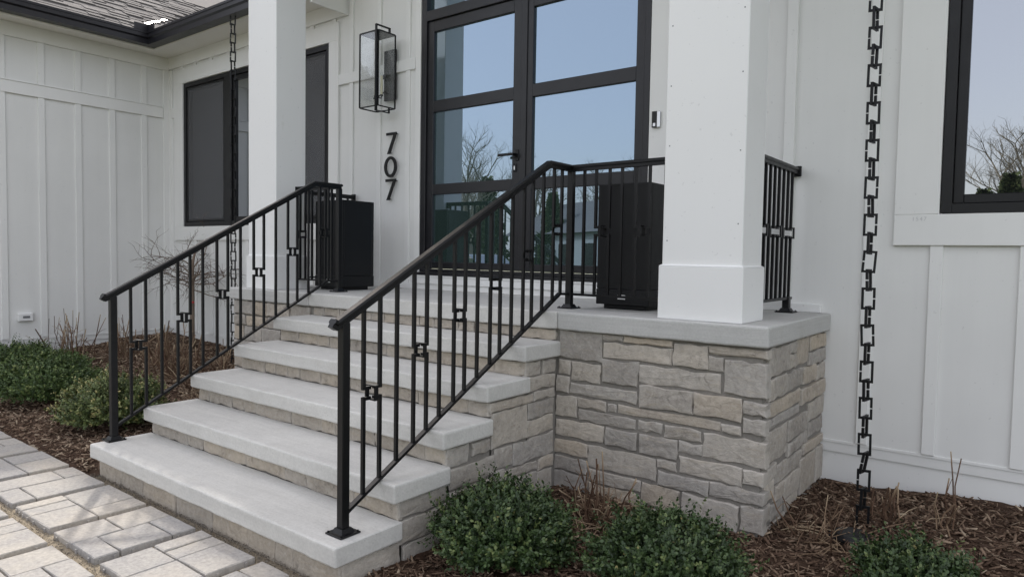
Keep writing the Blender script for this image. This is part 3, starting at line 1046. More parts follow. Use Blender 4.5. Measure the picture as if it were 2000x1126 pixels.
frontw = wall_mesh(house, [B(WX - .1, .2, WLx0, 3.9), B(WLx0, .2, WLx1, WLz0), B(WLx0, WLz1, WLx1, 3.9), B(WLx1, .2, -3.3, 3.9),
                           B(-3.3, .2, DX0, 5.2), B(DX0, .2, DX1, DZ0), B(DX0, DZ1, DX1, 5.2), B(DX1, .2, 1.3, 5.2),
                           B(1.3, .2, WRx0, 5.2), B(WRx0, .2, WRx1, WRz0), B(WRx0, WRz1, WRx1, 5.2), B(WRx1, .2, 7.5, 5.2)])
wingw = wall_mesh(house, [((WX - TH, -3.4, .24), (WX, WY - .001, 3.9))])
MB().box((WX + .004, WY + .012, -.15), (PXL + .05, WY + .1, .315)).build('foundation_skirt', 'trim', house)
MB().box((PXR - .03, WY + .012, -.15), (7.5, WY + .1, .268)).build('foundation_skirt', 'trim', house)
MB().box((WX - .1, -3.4, -.15), (WX - .012, WY + .01, .315)).build('foundation_skirt', 'trim', house)
# thin drip cap between skirt and siding
MB().box((WX + .03, WY - .006, .300), (PXL + .05, WY + .013, .316)).build('drip_cap', 'trim', frontw)
MB().box((PXR - .03, WY - .006, .256), (7.5, WY + .013, .270)).build('drip_cap', 'trim', frontw)
MB().box((WX - .013, -3.4, .300), (WX + .006, WY - .007, .316)).build('drip_cap', 'trim', wingw)
BT = .017


def fb(name, x0, z0, x1, z1, t=BT, parent=None, mat='trim', y=WY):
    """board on the front wall"""
    return bx(name, (x0, y - t, z0), (x1, y + .001, z1), mat, parent or frontw, .0022)


def sb(name, y0, z0, y1, z1, t=BT, mat='trim'):
    """board on the wing wall"""
    return bx(name, (WX - .001, y0, z0), (WX + t, y1, z1), mat, wingw, .0022)


ZB0, ZB1 = 3.012, 3.145          # wing band
# wing wall boards
sb('band_board', -3.4, ZB0, WY - .09, ZB1, .024)
sb('band_cap', -3.4, ZB1, WY - .09, ZB1 + .012, .032)
sb('frieze_board', -3.4, 3.62, WY - .02, 3.775, .026)
sb('corner_board', WY - .085, .318, WY - .0005, 3.62, .019)
y = .846
i = 0
while y > -3.3:
    sb('batten', y - .033, .318, y + .033, ZB0)
    sb('batten', y - .033, ZB1 + .012, y + .033, 3.62)
    y -= .3735
    i += 1
# front-left boards around the window
fb('corner_board', WX + .0195, .318, WX + .095, 3.62, .019)
fb('band_board', WX + .097, 3.012, -6.702, 3.135, .022)
fb('frieze_board', WX + .027, 3.63, -3.285, 3.775, .027)
for xn in (-6.52, -6.2, -5.82, -5.44, -5.05, -4.65, -4.25, -3.85, -3.5):
    fb('batten', xn - .032, 3.592, xn + .032, 3.6295)
for xn in (-6.2, -5.82, -5.44, -5.05, -4.65, -4.25, -3.85):
    fb('batten', xn - .032, .318, xn + .032, 1.458)
fb('batten', -6.77, .318, -6.745, 3.01, .012)
# boards between the window and the door
fb('band_board', -3.42, 2.975, -2.345, 3.075, .022)
for xn, z0 in ((-3.229, 3.075), (-2.83, 3.075), (-2.443, 3.075)):
    fb('batten', xn - .026, z0, xn + .026, 5.15)
    fb('batten', xn - .026, 1.066, xn + .026, 2.975)
fb('porch_base_board', -3.42, ZP + .001, 1.112, ZP + .05, .03)
fb('door_casing', DX0 - .065, 1.07, DX0 - .001, 4.2, .026)
fb('door_casing', DX1 + .001, 1.07, DX1 + .15, 4.2, .026)
fb('batten', .86, 1.07, .922, 5.15, .02)
fb('batten', .42, 1.07, .48, 5.15)
# right wall boards
fb('batten', 1.325, .272, 1.385, 5.15)
for xn in (1.688, 2.085, 2.47, 2.86):
    fb('batten', xn - .031, .272, xn + .031, 1.455)
for xn in (3.42, 3.8, 4.2, 4.6, 5.0, 5.4, 5.8, 6.2, 6.6, 7.0):
    fb('batten', xn - .031, .272, xn + .031, 5.15)


# ---- windows
def window(x0, z0, x1, z1, mulls, label, screens=(), casing=.15, head=.18):
    """black framed window unit standing in an opening of the front wall; mulls: x of mullion centres"""
    w = MB()
    fw, yy0, yy1 = .055, WY - .012, WY + .075
    w.cbox((x0 + .004, yy0, z0 + .004), (x0 + fw, yy1, z1 - .004), .002)
    w.cbox((x1 - fw, yy0, z0 + .004), (x1 - .004, yy1, z1 - .004), .002)
    w.cbox((x0 + fw - .001, yy0 + .0008, z0 + .004), (x1 - fw + .001, yy1 - .001, z0 + fw), .002)
    w.cbox((x0 + fw - .001, yy0 + .0008, z1 - fw), (x1 - fw + .001, yy1 - .001, z1 - .004), .002)
    for mx in mulls:
        w.cbox((mx - .075, yy0 + .0012, z0 + fw - .001), (mx + .075, yy1 - .002, z1 - fw + .001), .003)
    root = w.build('window', 'frame_black', house)
    root['label'] = label
    edges = [x0 + fw] + [v for mx in mulls for v in (mx - .075, mx + .075)] + [x1 - fw]
    for i in range(0, len(edges), 2):
        a, b = edges[i] + .001, edges[i + 1] - .001
        s_ = MB()
        sw = .05
        ya, yb = WY + .012, WY + .06
        s_.cbox((a, ya, z0 + fw + .001), (a + sw, yb, z1 - fw - .001), .004)
        s_.cbox((b - sw, ya, z0 + fw + .001), (b, yb, z1 - fw - .001), .004)
        s_.cbox((a + sw - .001, ya + .0008, z0 + fw + .001), (b - sw + .001, yb - .001, z0 + fw + sw), .004)
        s_.cbox((a + sw - .001, ya + .0008, z1 - fw - sw), (b - sw + .001, yb - .001, z1 - fw - .001), .004)
        s_.build('sash', 'frame_black', root)
        bx('pane', (a + sw - .004, WY + .034, z0 + fw + sw - .004), (b - sw + .004, WY + .042, z1 - fw - sw + .004), 'window_glass', root)
        if i // 2 in screens:
            bx('insect_screen', (a + sw * .6, WY + .002, z0 + fw + sw * .6), (b - sw * .6, WY + .004, z1 - fw - sw * .6), 'insect_screen', root)
            sf = MB()
            q = .018
            for (p0, p1) in (((a + .012, z0 + fw + .012), (a + .012 + q, z1 - fw - .012)), ((b - .012 - q, z0 + fw + .012), (b - .012, z1 - fw - .012)),
                             ((a + .012 + q, z0 + fw + .012), (b - .012 - q, z0 + fw + .012 + q)), ((a + .012 + q, z1 - fw - .012 - q), (b - .012 - q, z1 - fw - .012))):
                sf.box((p0[0], WY - .004, p0[1]), (p1[0], WY + .008, p1[1]))
            sf.build('screen_frame', 'frame_black', root)
    cy = .026
    for nm, (a, c, b, d) in (('casing', (x0 - casing - .07, z0 - .0, x0 - .0005, z1)), ('casing', (x1 + .0005, z0, x1 + casing, z1)),
                             ('casing', (x0 - casing - .07 if casing > .1499 else x0 - casing, z1 + .0005, x1 + casing, z1 + head)), ('casing', (x0 - casing - .07, z0 - .17, x1 + casing, z0 - .0005))):
        bx(nm, (a, WY - cy, c), (b, WY + .001, d), 'trim', root, .0025)
    return root


window(WLx0, WLz0, WLx1, WLz1, (-5.46, -4.52), 'black framed window with insect screens behind the left column', (0, 2))
wr = window(WRx0, WRz0, WRx1, WRz1, (2.42,), 'black framed window on the right wall reflecting sky and bare tree', (), .145, .16)
# faint pencilled number on the casing
tcu = bpy.data.curves.new('pencil', 'FONT')
tcu.body = '1547'
tcu.size = .03
tcu.space_character = 1.25
tob = bpy.data.objects.new('tmp_text', tcu)
COL.objects.link(tob)
dg = bpy.context.evaluated_depsgraph_get()
tme = bpy.data.meshes.new_from_object(tob.evaluated_get(dg))
bpy.data.objects.remove(tob)
tme.materials.clear()
tme.transform(Matrix.Rotation(math.radians(90), 4, 'X'))
link_obj('pencil_number', tme, wr, (1.565, WY - .0268, 1.558), 'pencil')

# ---- double door
door = MB()
FY0, FY1 = WY - .02, WY + .08
door.cbox((DX0 + .002, FY0, DZ0), (DX0 + .062, FY1, DZ1 - .002), .003)
door.cbox((DX1 - .05, FY0, DZ0), (DX1 - .002, FY1, DZ1 - .002), .003)
door.cbox((DX0 + .061, FY0 + .001, 3.36), (DX1 - .049, FY1 - .001, 3.448), .003)
door.cbox((DX0 + .061, FY0 + .001, DZ1 - .06), (DX1 - .049, FY1 - .001, DZ1 - .002), .003)
door.cbox((DX0 + .061, FY0 + .001, DZ0), (DX1 - .049, FY1 - .001, DZ0 + .028), .003)
droot = door.build('door', 'door_black', house)
droot['label'] = 'black metal double front door with three rows of reflecting glass panes'
XA, XB, XC, XE = -2.137, -1.255, -1.0638, -0.168
rows = ((1.265, 1.855), (1.945, 2.5726), (2.6714, 3.265))
LY0, LY1 = WY + .0, WY + .055
for nm, (l0, g0, g1, l1) in (('l', (DX0 + .064, XA, XB, -1.146)), ('r', (-1.138, XC, XE, DX1 - .052))):
    lf = MB()
    lf.cbox((l0, LY0, DZ0 + .032), (g0, LY1, 3.356), .003)
    lf.cbox((g1, LY0, DZ0 + .032), (l1, LY1, 3.356), .003)
    zs = [DZ0 + .032] + [z for rw in rows for z in rw] + [3.356]
    for a, b in zip(zs[0::2], zs[1::2]):
        lf.cbox((g0 - .001, LY0 + .0015, a), (g1 + .001, LY1 - .001, b), .003)
    if nm == 'r':
        lf.cbox((l0 - .03, LY0 - .010, DZ0 + .034), (l0 + .022, LY0 + .001, 3.354), .003)      # cover strip over the meeting stiles
    lf.build('door_leaf', 'door_black', droot)
    for a, b in rows:
        bx('pane', (g0 - .004, WY + .022, a - .004), (g1 + .004, WY + .030, b + .004), 'door_glass', droot)
bx('transom_pane', (DX0 + .058, WY + .03, 3.444), (DX1 - .046, WY + .038, DZ1 - .056), 'door_glass', droot)
mbx = MB()
mbx.cbox((-1.158, WY - .075, 3.447), (-1.126, WY + .06, DZ1 - .06), .002)
mbx.build('transom_bar', 'door_black', droot)
hd = MB()
hd.cbox((-1.222, WY - .008, 2.085), (-1.186, WY + .001, 2.172), .003)
hd.bar((-1.205, WY - .005, 2.131), (-1.205, WY - .062, 2.131), .018, .018)
hd.cbox((-1.352, WY - .068, 2.121), (-1.196, WY - .052, 2.142), .004)
hd.build('handle', 'black_metal', droot)
lk = MB()
lk.cbox((-1.24, WY - .008, 2.0), (-1.204, WY + .001, 2.063), .003)
lkr = lk.build('lock_plate', 'black_metal', droot)
kc = MB()
kc.cbox((-1.229, WY - .013, 2.012), (-1.217, WY - .0075, 2.046), .004)
kc.build('keyhole', 'steel', droot)
th = MB()
th.cbox((DX0 - .05, WY - .045, ZP + .051), (DX1 + .06, WY + .02, 1.128), .003)
th.build('sill_board', 'trim', droot)
th = MB()
th.cbox((DX0 - .0, WY - .05, 1.1285), (DX1 + .0, WY + .06, 1.147), .003)
th.build('sill_board', 'trim', droot)
th = MB()
th.cbox((DX0 + .002, WY - .055, 1.148), (DX1 - .002, WY + .07, DZ0 - .001), .003)
th.build('threshold', 'door_black', droot)

# ---- roof, soffit, gutter
GX, GY, GZ = -6.36, .678, 3.76
sof = MB()
sof.box((WX - .05, GY + .06, 3.776), (-3.305, WY + .1, 3.80))
sof.build('soffit', 'soffit_white', house)
sof = MB()
sof.box((WX - .1, -3.4, 3.776), (GX - .06, GY + .0595, 3.80))
sof.build('soffit', 'soffit_white', house)
fa = MB()
fa.box((GX - .115, GY + .125, 3.748), (-3.302, GY + .145, 3.94))
fa.build('fascia', 'soffit_white', house)
fa = MB()
fa.box((GX - .145, -3.4, 3.748), (GX - .125, GY + .124, 3.94))
fa.build('fascia', 'soffit_white', house)
fa = MB()
fa.box((-3.3018, GY + .06, 3.63), (-3.282, WY - .028, 4.1))
fa.build('fascia', 'trim', house)
# K-style gutter: closed section (outward, up)
gp = [(0, 0), (.012, .0), (.012, .058), (.03, .075), (.03, .115), (.037, .118), (.037, .142), (.026, .142), (.026, .124), (.018, .12), (.018, .084), (.002, .066), (.002, .012), (-.105, .012), (-.105, .15), (-.117, .15), (-.117, 0)]
g1 = MB()
pa = [(GX, -3.4), (GX, GY)]


def gut(name, run):
    mb = MB()
    n = len(gp)
    vs_ = []
    if run == 'wing':
        for yy in (-3.4, None):
            for o_, u_ in gp:
                vs_.append((GX - .02 + o_, -3.4 if yy is not None else GY + .02 - o_, GZ + u_))
    else:
        for xx in (None, -3.31):
            for o_, u_ in gp:
                vs_.append((GX - .02 + o_ if xx is None else xx, GY + .02 - o_, GZ + u_))
    fs = [(k, (k + 1) % n, n + (k + 1) % n, n + k) for k in range(n)] + [tuple(range(n - 1, -1, -1)), tuple(range(n, 2 * n))]
    mb.add(vs_, fs)
    return mb.build(name, 'gutter_black', house)


gw = gut('gutter', 'wing')
gf = gut('gutter', 'front')
sg = MB()
sg.cbox((GX + .0, GY - .16, GZ + .142), (GX + .012, GY + .0, GZ + .225), .004)
sg.cbox((GX + .0, GY - .008, GZ + .142), (GX + .16, GY + .004, GZ + .225), .004)
sg.build('splash_guard', 'gutter_black', gw)
PITCH = math.radians(30)
EX, EY, EZ = GX - .09, GY + .09, GZ + .158
tp = math.tan(PITCH)
# roof decks
rf = MB()
L_ = 5.0
rf.add([(EX, -3.4, EZ), (EX, EY, EZ), (EX - L_, EY + L_, EZ + L_ * tp), (EX - L_, -3.4, EZ + L_ * tp)], [(0, 1, 2, 3)])
rf.add([(EX, EY, EZ), (-3.2, EY, EZ), (-3.2, EY + L_, EZ + L_ * tp), (EX - L_, EY + L_, EZ + L_ * tp)], [(0, 1, 2, 3)])
roof = rf.build('roof', 'shingle', house)
cnt = 0
cs, sn = math.cos(PITCH), math.sin(PITCH)
for c_ in range(0, 26):
    s0 = c_ * .128 - .03
    yend = EY + max(0, s0 * cs) - .27
    yv = -1.7 + random.uniform(0, .2) + c_ * .02
    while yv < yend and cnt < 298:
        w = random.choice([.12, .17, .22, .28, .34])
        w = min(w, yend - yv + .1)
        thk = random.choice([.010, .018, .024])
        if w > .04:
            mb = MB()
            vs_ = []
            for (ss, tt) in ((s0, .003), (s0 + .15, .002)):
                for yy in (yv, yv + w - .004):
                    for hh in (0, thk if ss == s0 else thk * .5):
                        x_ = EX - ss * cs + (tt + hh) * sn
                        z_ = EZ + ss * sn + (tt + hh) * cs
                        vs_.append((x_, yy, z_))
            mb.add(vs_, [(0, 1, 3, 2), (4, 6, 7, 5), (0, 4, 5, 1), (2, 3, 7, 6), (1, 5, 7, 3), (0, 2, 6, 4)])
            mb.build('shingle', 'shingle', roof)
            cnt += 1
        yv += w
fl = MB()
vq = []
for s_ in (.34, .80):
    for off in (.285, .23):
        vq.append((EX - s_ + .010, EY + s_ - off, EZ + s_ * tp + .012))
fl.add(vq, [(0, 1, 3, 2)])
fl.build('valley_flashing', 'flashing', roof)  # valley metal cut to a narrow strip, shaped for the sun glint

# eave over the right hand wall, from which the right chain hangs (above the picture)
bx('soffit', (1.32, .50, 4.20), (7.6, WY - .019, 4.22), 'soffit_white', house)
bx('fascia', (1.32, .48, 4.17), (7.6, .4995, 4.36), 'soffit_white', house)
mb = MB()
n = len(gp)
mb.add([(xx, .382 - o_, 4.17 + u_) for xx in (1.32, 7.6) for o_, u_ in gp], [(k, (k + 1) % n, n + (k + 1) % n, n + k) for k in range(n)] + [tuple(range(n - 1, -1, -1)), tuple(range(n, 2 * n))])
mb.build('gutter', 'gutter_black', house)
rf = MB()
rf.add([(1.32, .42, 4.37), (7.6, .42, 4.37), (7.6, 2.6, 5.6), (1.32, 2.6, 5.6), (1.32, .42, 4.345), (7.6, .42, 4.345), (7.6, 2.6, 5.575), (1.32, 2.6, 5.575)],
       [(0, 1, 2, 3), (7, 6, 5, 4), (0, 4, 5, 1), (1, 5, 6, 2), (2, 6, 7, 3), (3, 7, 4, 0)])
rf.build('roof', 'shingle', house)

# ---- porch roof on the columns (above the picture)
pr = empty('porch_roof', (-1.1, .6, 4.42), 'white beamed porch roof carried by the two columns above the door', 'roof')
for a, b in (((-3.3, .05, 4.422), (1.09, .36, 4.75)), ((-3.3, .3605, 4.422), (-3.0, WY - .02, 4.75)), ((.79, .3605, 4.422), (1.09, WY - .02, 4.75))):
    bx('beam', a, b, 'trim', pr, .004)
bx('ceiling', (-2.999, .361, 4.60), (.789, WY - .02, 4.66), 'soffit_white', pr)
g = MB()
g.add([(-3.5, -.2, 4.755), (1.3, -.2, 4.755), (1.3, WY - .02, 4.755), (-3.5, WY - .02, 4.755), (-1.1, -.2, 5.9), (-1.1, WY - .02, 5.9)], [(0, 1, 4), (1, 2, 5, 4), (2, 3, 5), (3, 0, 4, 5), (0, 3, 2, 1)])
g.build('gable', 'shingle', pr)


# ------------------------------------------------------------------ railings
CAP = [(-.022, .004), (-.018, .0), (-.0145, -.001), (-.0145, -.018), (.0145, -.018), (.0145, -.001), (.018, .0), (.022, .004), (.022, .013), (.016, .020), (-.016, .020), (-.022, .013)]


def ornament(parent, c, axis, half):
    """square link between a pair of cut balusters; axis = unit vector along the rail"""
    a = Vector(axis)
    nrm = Vector((a.y, -a.x, 0))
    c = Vector(c)
    mb = MB()
    r, t, d = .033, .0075, .019
    up = Vector((0, 0, 1))
    for s_ in (-1, 1):
        mb.bar(c + nrm * s_ * (r - t / 2) - up * r, c + nrm * s_ * (r - t / 2) + up * r, t, d, nrm)
        mb.bar(c - nrm * (r - t + .0005) + up * s_ * (r - t / 2), c + nrm * (r - t + .0005) + up * s_ * (r - t / 2), d - .0006, t - .0004, a)
        mb.bar(c - a * (half + .0074) + up * s_ * .0225, c - a * .0085 + up * s_ * .0225, .0142, .0142, nrm)
        mb.bar(c + a * (half + .0074) + up * s_ * .0225, c + a * .0085 + up * s_ * .0225, .0142, .0142, nrm)
    mb.build('square_link', 'black_metal', parent)


def baluster(parent, x, y, z0, z1, cut=None):
    mb = MB()
    h = .0075
    if cut is None:
        mb.box((x - h, y - h, z0), (x + h, y + h, z1))
    else:
        mb.box((x - h, y - h, z0), (x + h, y + h, cut - .0225 + .0071))
        mb.box((x - h, y - h, cut + .0225 - .0071), (x + h, y + h, z1))
    mb.build('baluster', 'black_metal', parent)


def post(parent, x, y, z0, z1, s_=.019):
    MB().cbox((x - s_, y - s_, z0 + .006), (x + s_, y + s_, z1), .003).build('post', 'black_metal', parent)
    p = MB()
    p.cbox((x - .052, y - .052, z0 + .0005), (x + .052, y + .052, z0 + .008), .002)
    p.add([(x - .034, y - .034, z0 + .008), (x + .034, y - .034, z0 + .008), (x + .034, y + .034, z0 + .008), (x - .034, y + .034, z0 + .008),
           (x - .024, y - .024, z0 + .026), (x + .024, y - .024, z0 + .026), (x + .024, y + .024, z0 + .026), (x - .024, y + .024, z0 + .026)],
          [(0, 1, 5, 4), (1, 2, 6, 5), (2, 3, 7, 6), (3, 0, 4, 7), (4, 5, 6, 7)])
    for a, b in ((-1, -1), (1, -1), (1, 1), (-1, 1)):
        p.cyl((x + a * .042, y + b * .042, z0 + .008), .005, .005, 6)
    p.build('base_plate', 'black_metal', parent)


BY = [-1.317, -1.227, -1.129, -1.025, -.943, -.857, -.757, -.678, -.584, -.482, -.402, -.305, -.203, -.122, -.023, .081, .162]
SL = .5465


def topz(y):
    return min(1.085 + SL * (y + 1.41), 1.872) - .036


def botz(y):
    return min(.262 + .5525 * (y + 1.393), 1.110)


def stair_rail(x, dy, label, guard_to):
    root = empty('stair_railing', (x, -1.42, RISE), label, 'railing', 'black metal railings of the entry')
    yk = .03 + dy
    path = [(x, -1.482 + dy, 1.062 - .016), (x, -1.463 + dy, 1.055 - .02), (x, -1.444 + dy, 1.064 - .02), (x, yk, 1.852), (x, .262 + dy, 1.852)]
    md = ['v', 'v', 'v', 'v', 'h']
    gy = .262 + dy
    if guard_to is not None:
        path.append((guard_to, gy, 1.856))
        md.append('h')
    else:
        path[-1] = (x, .285 + dy, 1.852)
    MB().sweep(CAP, path, md).build('handrail', 'black_metal', root)
    post(root, x, -1.42 + dy, RISE, 1.085 - .04)
    post(root, x, gy, ZP, 1.836)
    b = MB()
    rp = [(-.0125, -.007), (.0125, -.007), (.0125, .007), (-.0125, .007)]
    yb = .153 + dy
    bp = [(x, -1.402 + dy, botz(-1.402)), (x, yb, 1.110), (x, gy, 1.106)]
    bm_ = ['v', 'v', 'h']
    if guard_to is not None:
        bp.append((guard_to, gy, 1.104))
        bm_.append('h')
    b.sweep(rp, bp, bm_).build('bottom_rail', 'black_metal', root)
    pairs = [(0, 1), (3, 4), (6, 7), (9, 10), (12, 13), (15, 16)]
    cz = {}
    for a, c in pairs:
        ym = (BY[a] + BY[c]) / 2
        z = .736 + .5362 * (ym + 1.274)
        cz[a] = cz[c] = z
        ornament(root, (x, ym + dy, z), (0, 1, 0), abs(BY[c] - BY[a]) / 2)
    for i_, y_ in enumerate(BY):
        baluster(root, x, y_ + dy, botz(y_) + .004, topz(y_), cz.get(i_))
    if guard_to is not None:
        if guard_to > x:
            xs, prs = [-.005, .075, .164, .244, .331, .416, .511], [(1, 2), (4, 5)]
        else:
            xs, prs = [-2.375, -2.455, -2.54, -2.63, -2.72, -2.79], [(1, 2), (4, 5)]
        cz = {}
        for a, c in prs:
            cz[a] = cz[c] = 1.48
            ornament(root, ((xs[a] + xs[c]) / 2, gy, 1.48), (1, 0, 0), abs(xs[c] - xs[a]) / 2)
        for i_, xx in enumerate(xs):
            baluster(root, xx, gy, 1.108, 1.838, cz.get(i_))
        e = .594 if guard_to > x else -2.8225
        bk = MB()
        bk.cbox((min(e, e - math.copysign(.012, guard_to - x)), gy - .03, 1.815), (max(e, e - math.copysign(.012, guard_to - x)), gy + .03, 1.875), .002)
        bk.build('wall_bracket', 'black_metal', root)
    return root


stair_rail(-.098, 0.0, 'black metal handrail on the right side of the steps and on to the right column', .592)
stair_rail(-2.283, .01, 'black metal handrail on the left side of the steps ending behind the left column', -2.82)


def side_guard(x, y0, y1, label, py):
    root = empty('porch_railing', (x, y1, ZP), label, 'railing', 'black metal railings of the entry')
    z = 1.868
    MB().sweep(CAP, [(x, y0, z), (x, y1 - .012, z)], ['h', 'h']).build('handrail', 'black_metal', root)
    MB().cbox((x - .03, y1 - .012, z - .034), (x + .03, y1, z + .03), .004).build('wall_bracket', 'black_metal', root)
    MB().sweep([(-.0125, -.007), (.0125, -.007), (.0125, .007), (-.0125, .007)], [(x, y0, 1.104), (x, y1 - .05, 1.104)], ['h', 'h']).build('bottom_rail', 'black_metal', root)
    post(root, x, py, ZP, 1.11, .02)
    ys = [.40, .49, .575, .655, .735, .815, .90, .985, 1.065]
    prs = [(1, 2), (4, 5), (7, 8)]
    cz = {}
    for a, c in prs:
        cz[a] = cz[c] = 1.49
        ornament(root, (x, (ys[a] + ys[c]) / 2, 1.49), (0, 1, 0), abs(ys[c] - ys[a]) / 2)
    for i_, yy in enumerate(ys):
        baluster(root, x, yy, 1.108, z - .017, cz.get(i_))
    return root


side_guard(.945, .346, WY - .021, 'short black railing between the right column and the house wall', 1.03)
side_guard(-3.16, .346, WY - .028, 'short black railing between the left column and the house wall behind the planter', 1.03)


# ------------------------------------------------------------------ planters
def planter(x0, x1, y0, y1, label):
    root = empty('planter', ((x0 + x1) / 2, (y0 + y1) / 2, ZP), label, 'planter', 'tall black planters by the door')
    zt, t = 1.765, .022
    mb = MB()
    mb.cbox((x0, y0, ZP + .028), (x1, y1, ZP + .12), .004)
    mb.build('base_tray', 'planter_black', root)
    mb = MB()
    o = .003
    for a, b in (((x0 + o, y0 + o, ZP + .121), (x1 - o, y0 + o + t, zt)), ((x0 + o, y1 - o - t, ZP + .121), (x1 - o, y1 - o, zt)),
                 ((x0 + o, y0 + o + t + .0005, ZP + .121), (x0 + o + t, y1 - o - t - .0005, zt)), ((x1 - o - t, y0 + o + t + .0005, ZP + .121), (x1 - o, y1 - o - t - .0005, zt))):
        mb.cbox(a, b, .003)
    mb.build('body', 'planter_black', root)
    bx('soil', (x0 + o + t + .001, y0 + o + t + .001, ZP + .15), (x1 - o - t - .001, y1 - o - t - .001, zt - .06), 'soil', root)
    bx('foot', (x0 + .035, y0 + .035, ZP + .0005), (x1 - .035, y1 - .035, ZP + .0275), 'planter_black', root, .004)
    bx('maker_label', ((x0 + x1) / 2 - .025, y0 - .0012, ZP + .062), ((x0 + x1) / 2 + .025, y0 + .001, ZP + .088), 'white_plastic', root)
    return root


planter(.005, .356, .40, .74, 'tall black square planter between the double door and the right column')
planter(-2.765, -2.40, .40, .74, 'tall black square planter in front of the house number, left of the door')


# ------------------------------------------------------------------ house number 707
def digit(ch, x0, x1, z0, z1, label):
    mb = MB()
    w, h = x1 - x0, z1 - z0
    yb, yf = WY - .030, WY - .041
    if ch == '7':
        poly = [(0, 1), (1, 1), (1, .93), (.38, 0), (.10, 0), (.72, .875), (0, .875)]
        n = len(poly)
        vs_ = [(x0 + a * w, yf, z0 + b * h) for a, b in poly] + [(x0 + a * w, yb, z0 + b * h) for a, b in poly]
        fs = [tuple(range(n)), tuple(range(2 * n - 1, n - 1, -1))] + [(i, (i + 1) % n, n + (i + 1) % n, n + i) for i in range(n)]
        mb.add(vs_, fs)
    else:
        n = 36
        vs_ = []
        for yy in (yf, yb):
            for k in (1.0, None):
                for i in range(n):
                    a = i * 2 * math.pi / n
                    rx, rz = (w / 2, h / 2) if k else (w / 2 - .033, h / 2 - .026)
                    vs_.append((x0 + w / 2 + rx * math.cos(a), yy, z0 + h / 2 + rz * math.sin(a)))
        fs = []
        for i in range(n):
            j = (i + 1) % n
            fs += [(i, j, n + j, n + i), (2 * n + j, 2 * n + i, 3 * n + i, 3 * n + j), (i, 2 * n + i, 2 * n + j, j), (n + j, 3 * n + j, 3 * n + i, n + i)]
        mb.add(vs_, fs)
    for (a, b) in (((.86, .93), (.26, .06)) if ch == '7' else ((.5, .94), (.5, .06))):
        mb.bar((x0 + a * w, yb - .001, z0 + b * h), (x0 + a * w, WY + .002, z0 + b * h), .006, .006)
    o = mb.build('house_number', 'black_metal')
    return tag(o, label, 'house number', 'house numbers beside the door')


digit('7', -2.697, -2.562, 2.245, 2.438, 'black metal number seven, uppermost of the three digits left of the door')
digit('0', -2.722, -2.556, 2.030, 2.222, 'black metal number zero between two sevens left of the door')
digit('7', -2.702, -2.567, 1.823, 2.015, 'black metal number seven, lowest of the three digits left of the door')


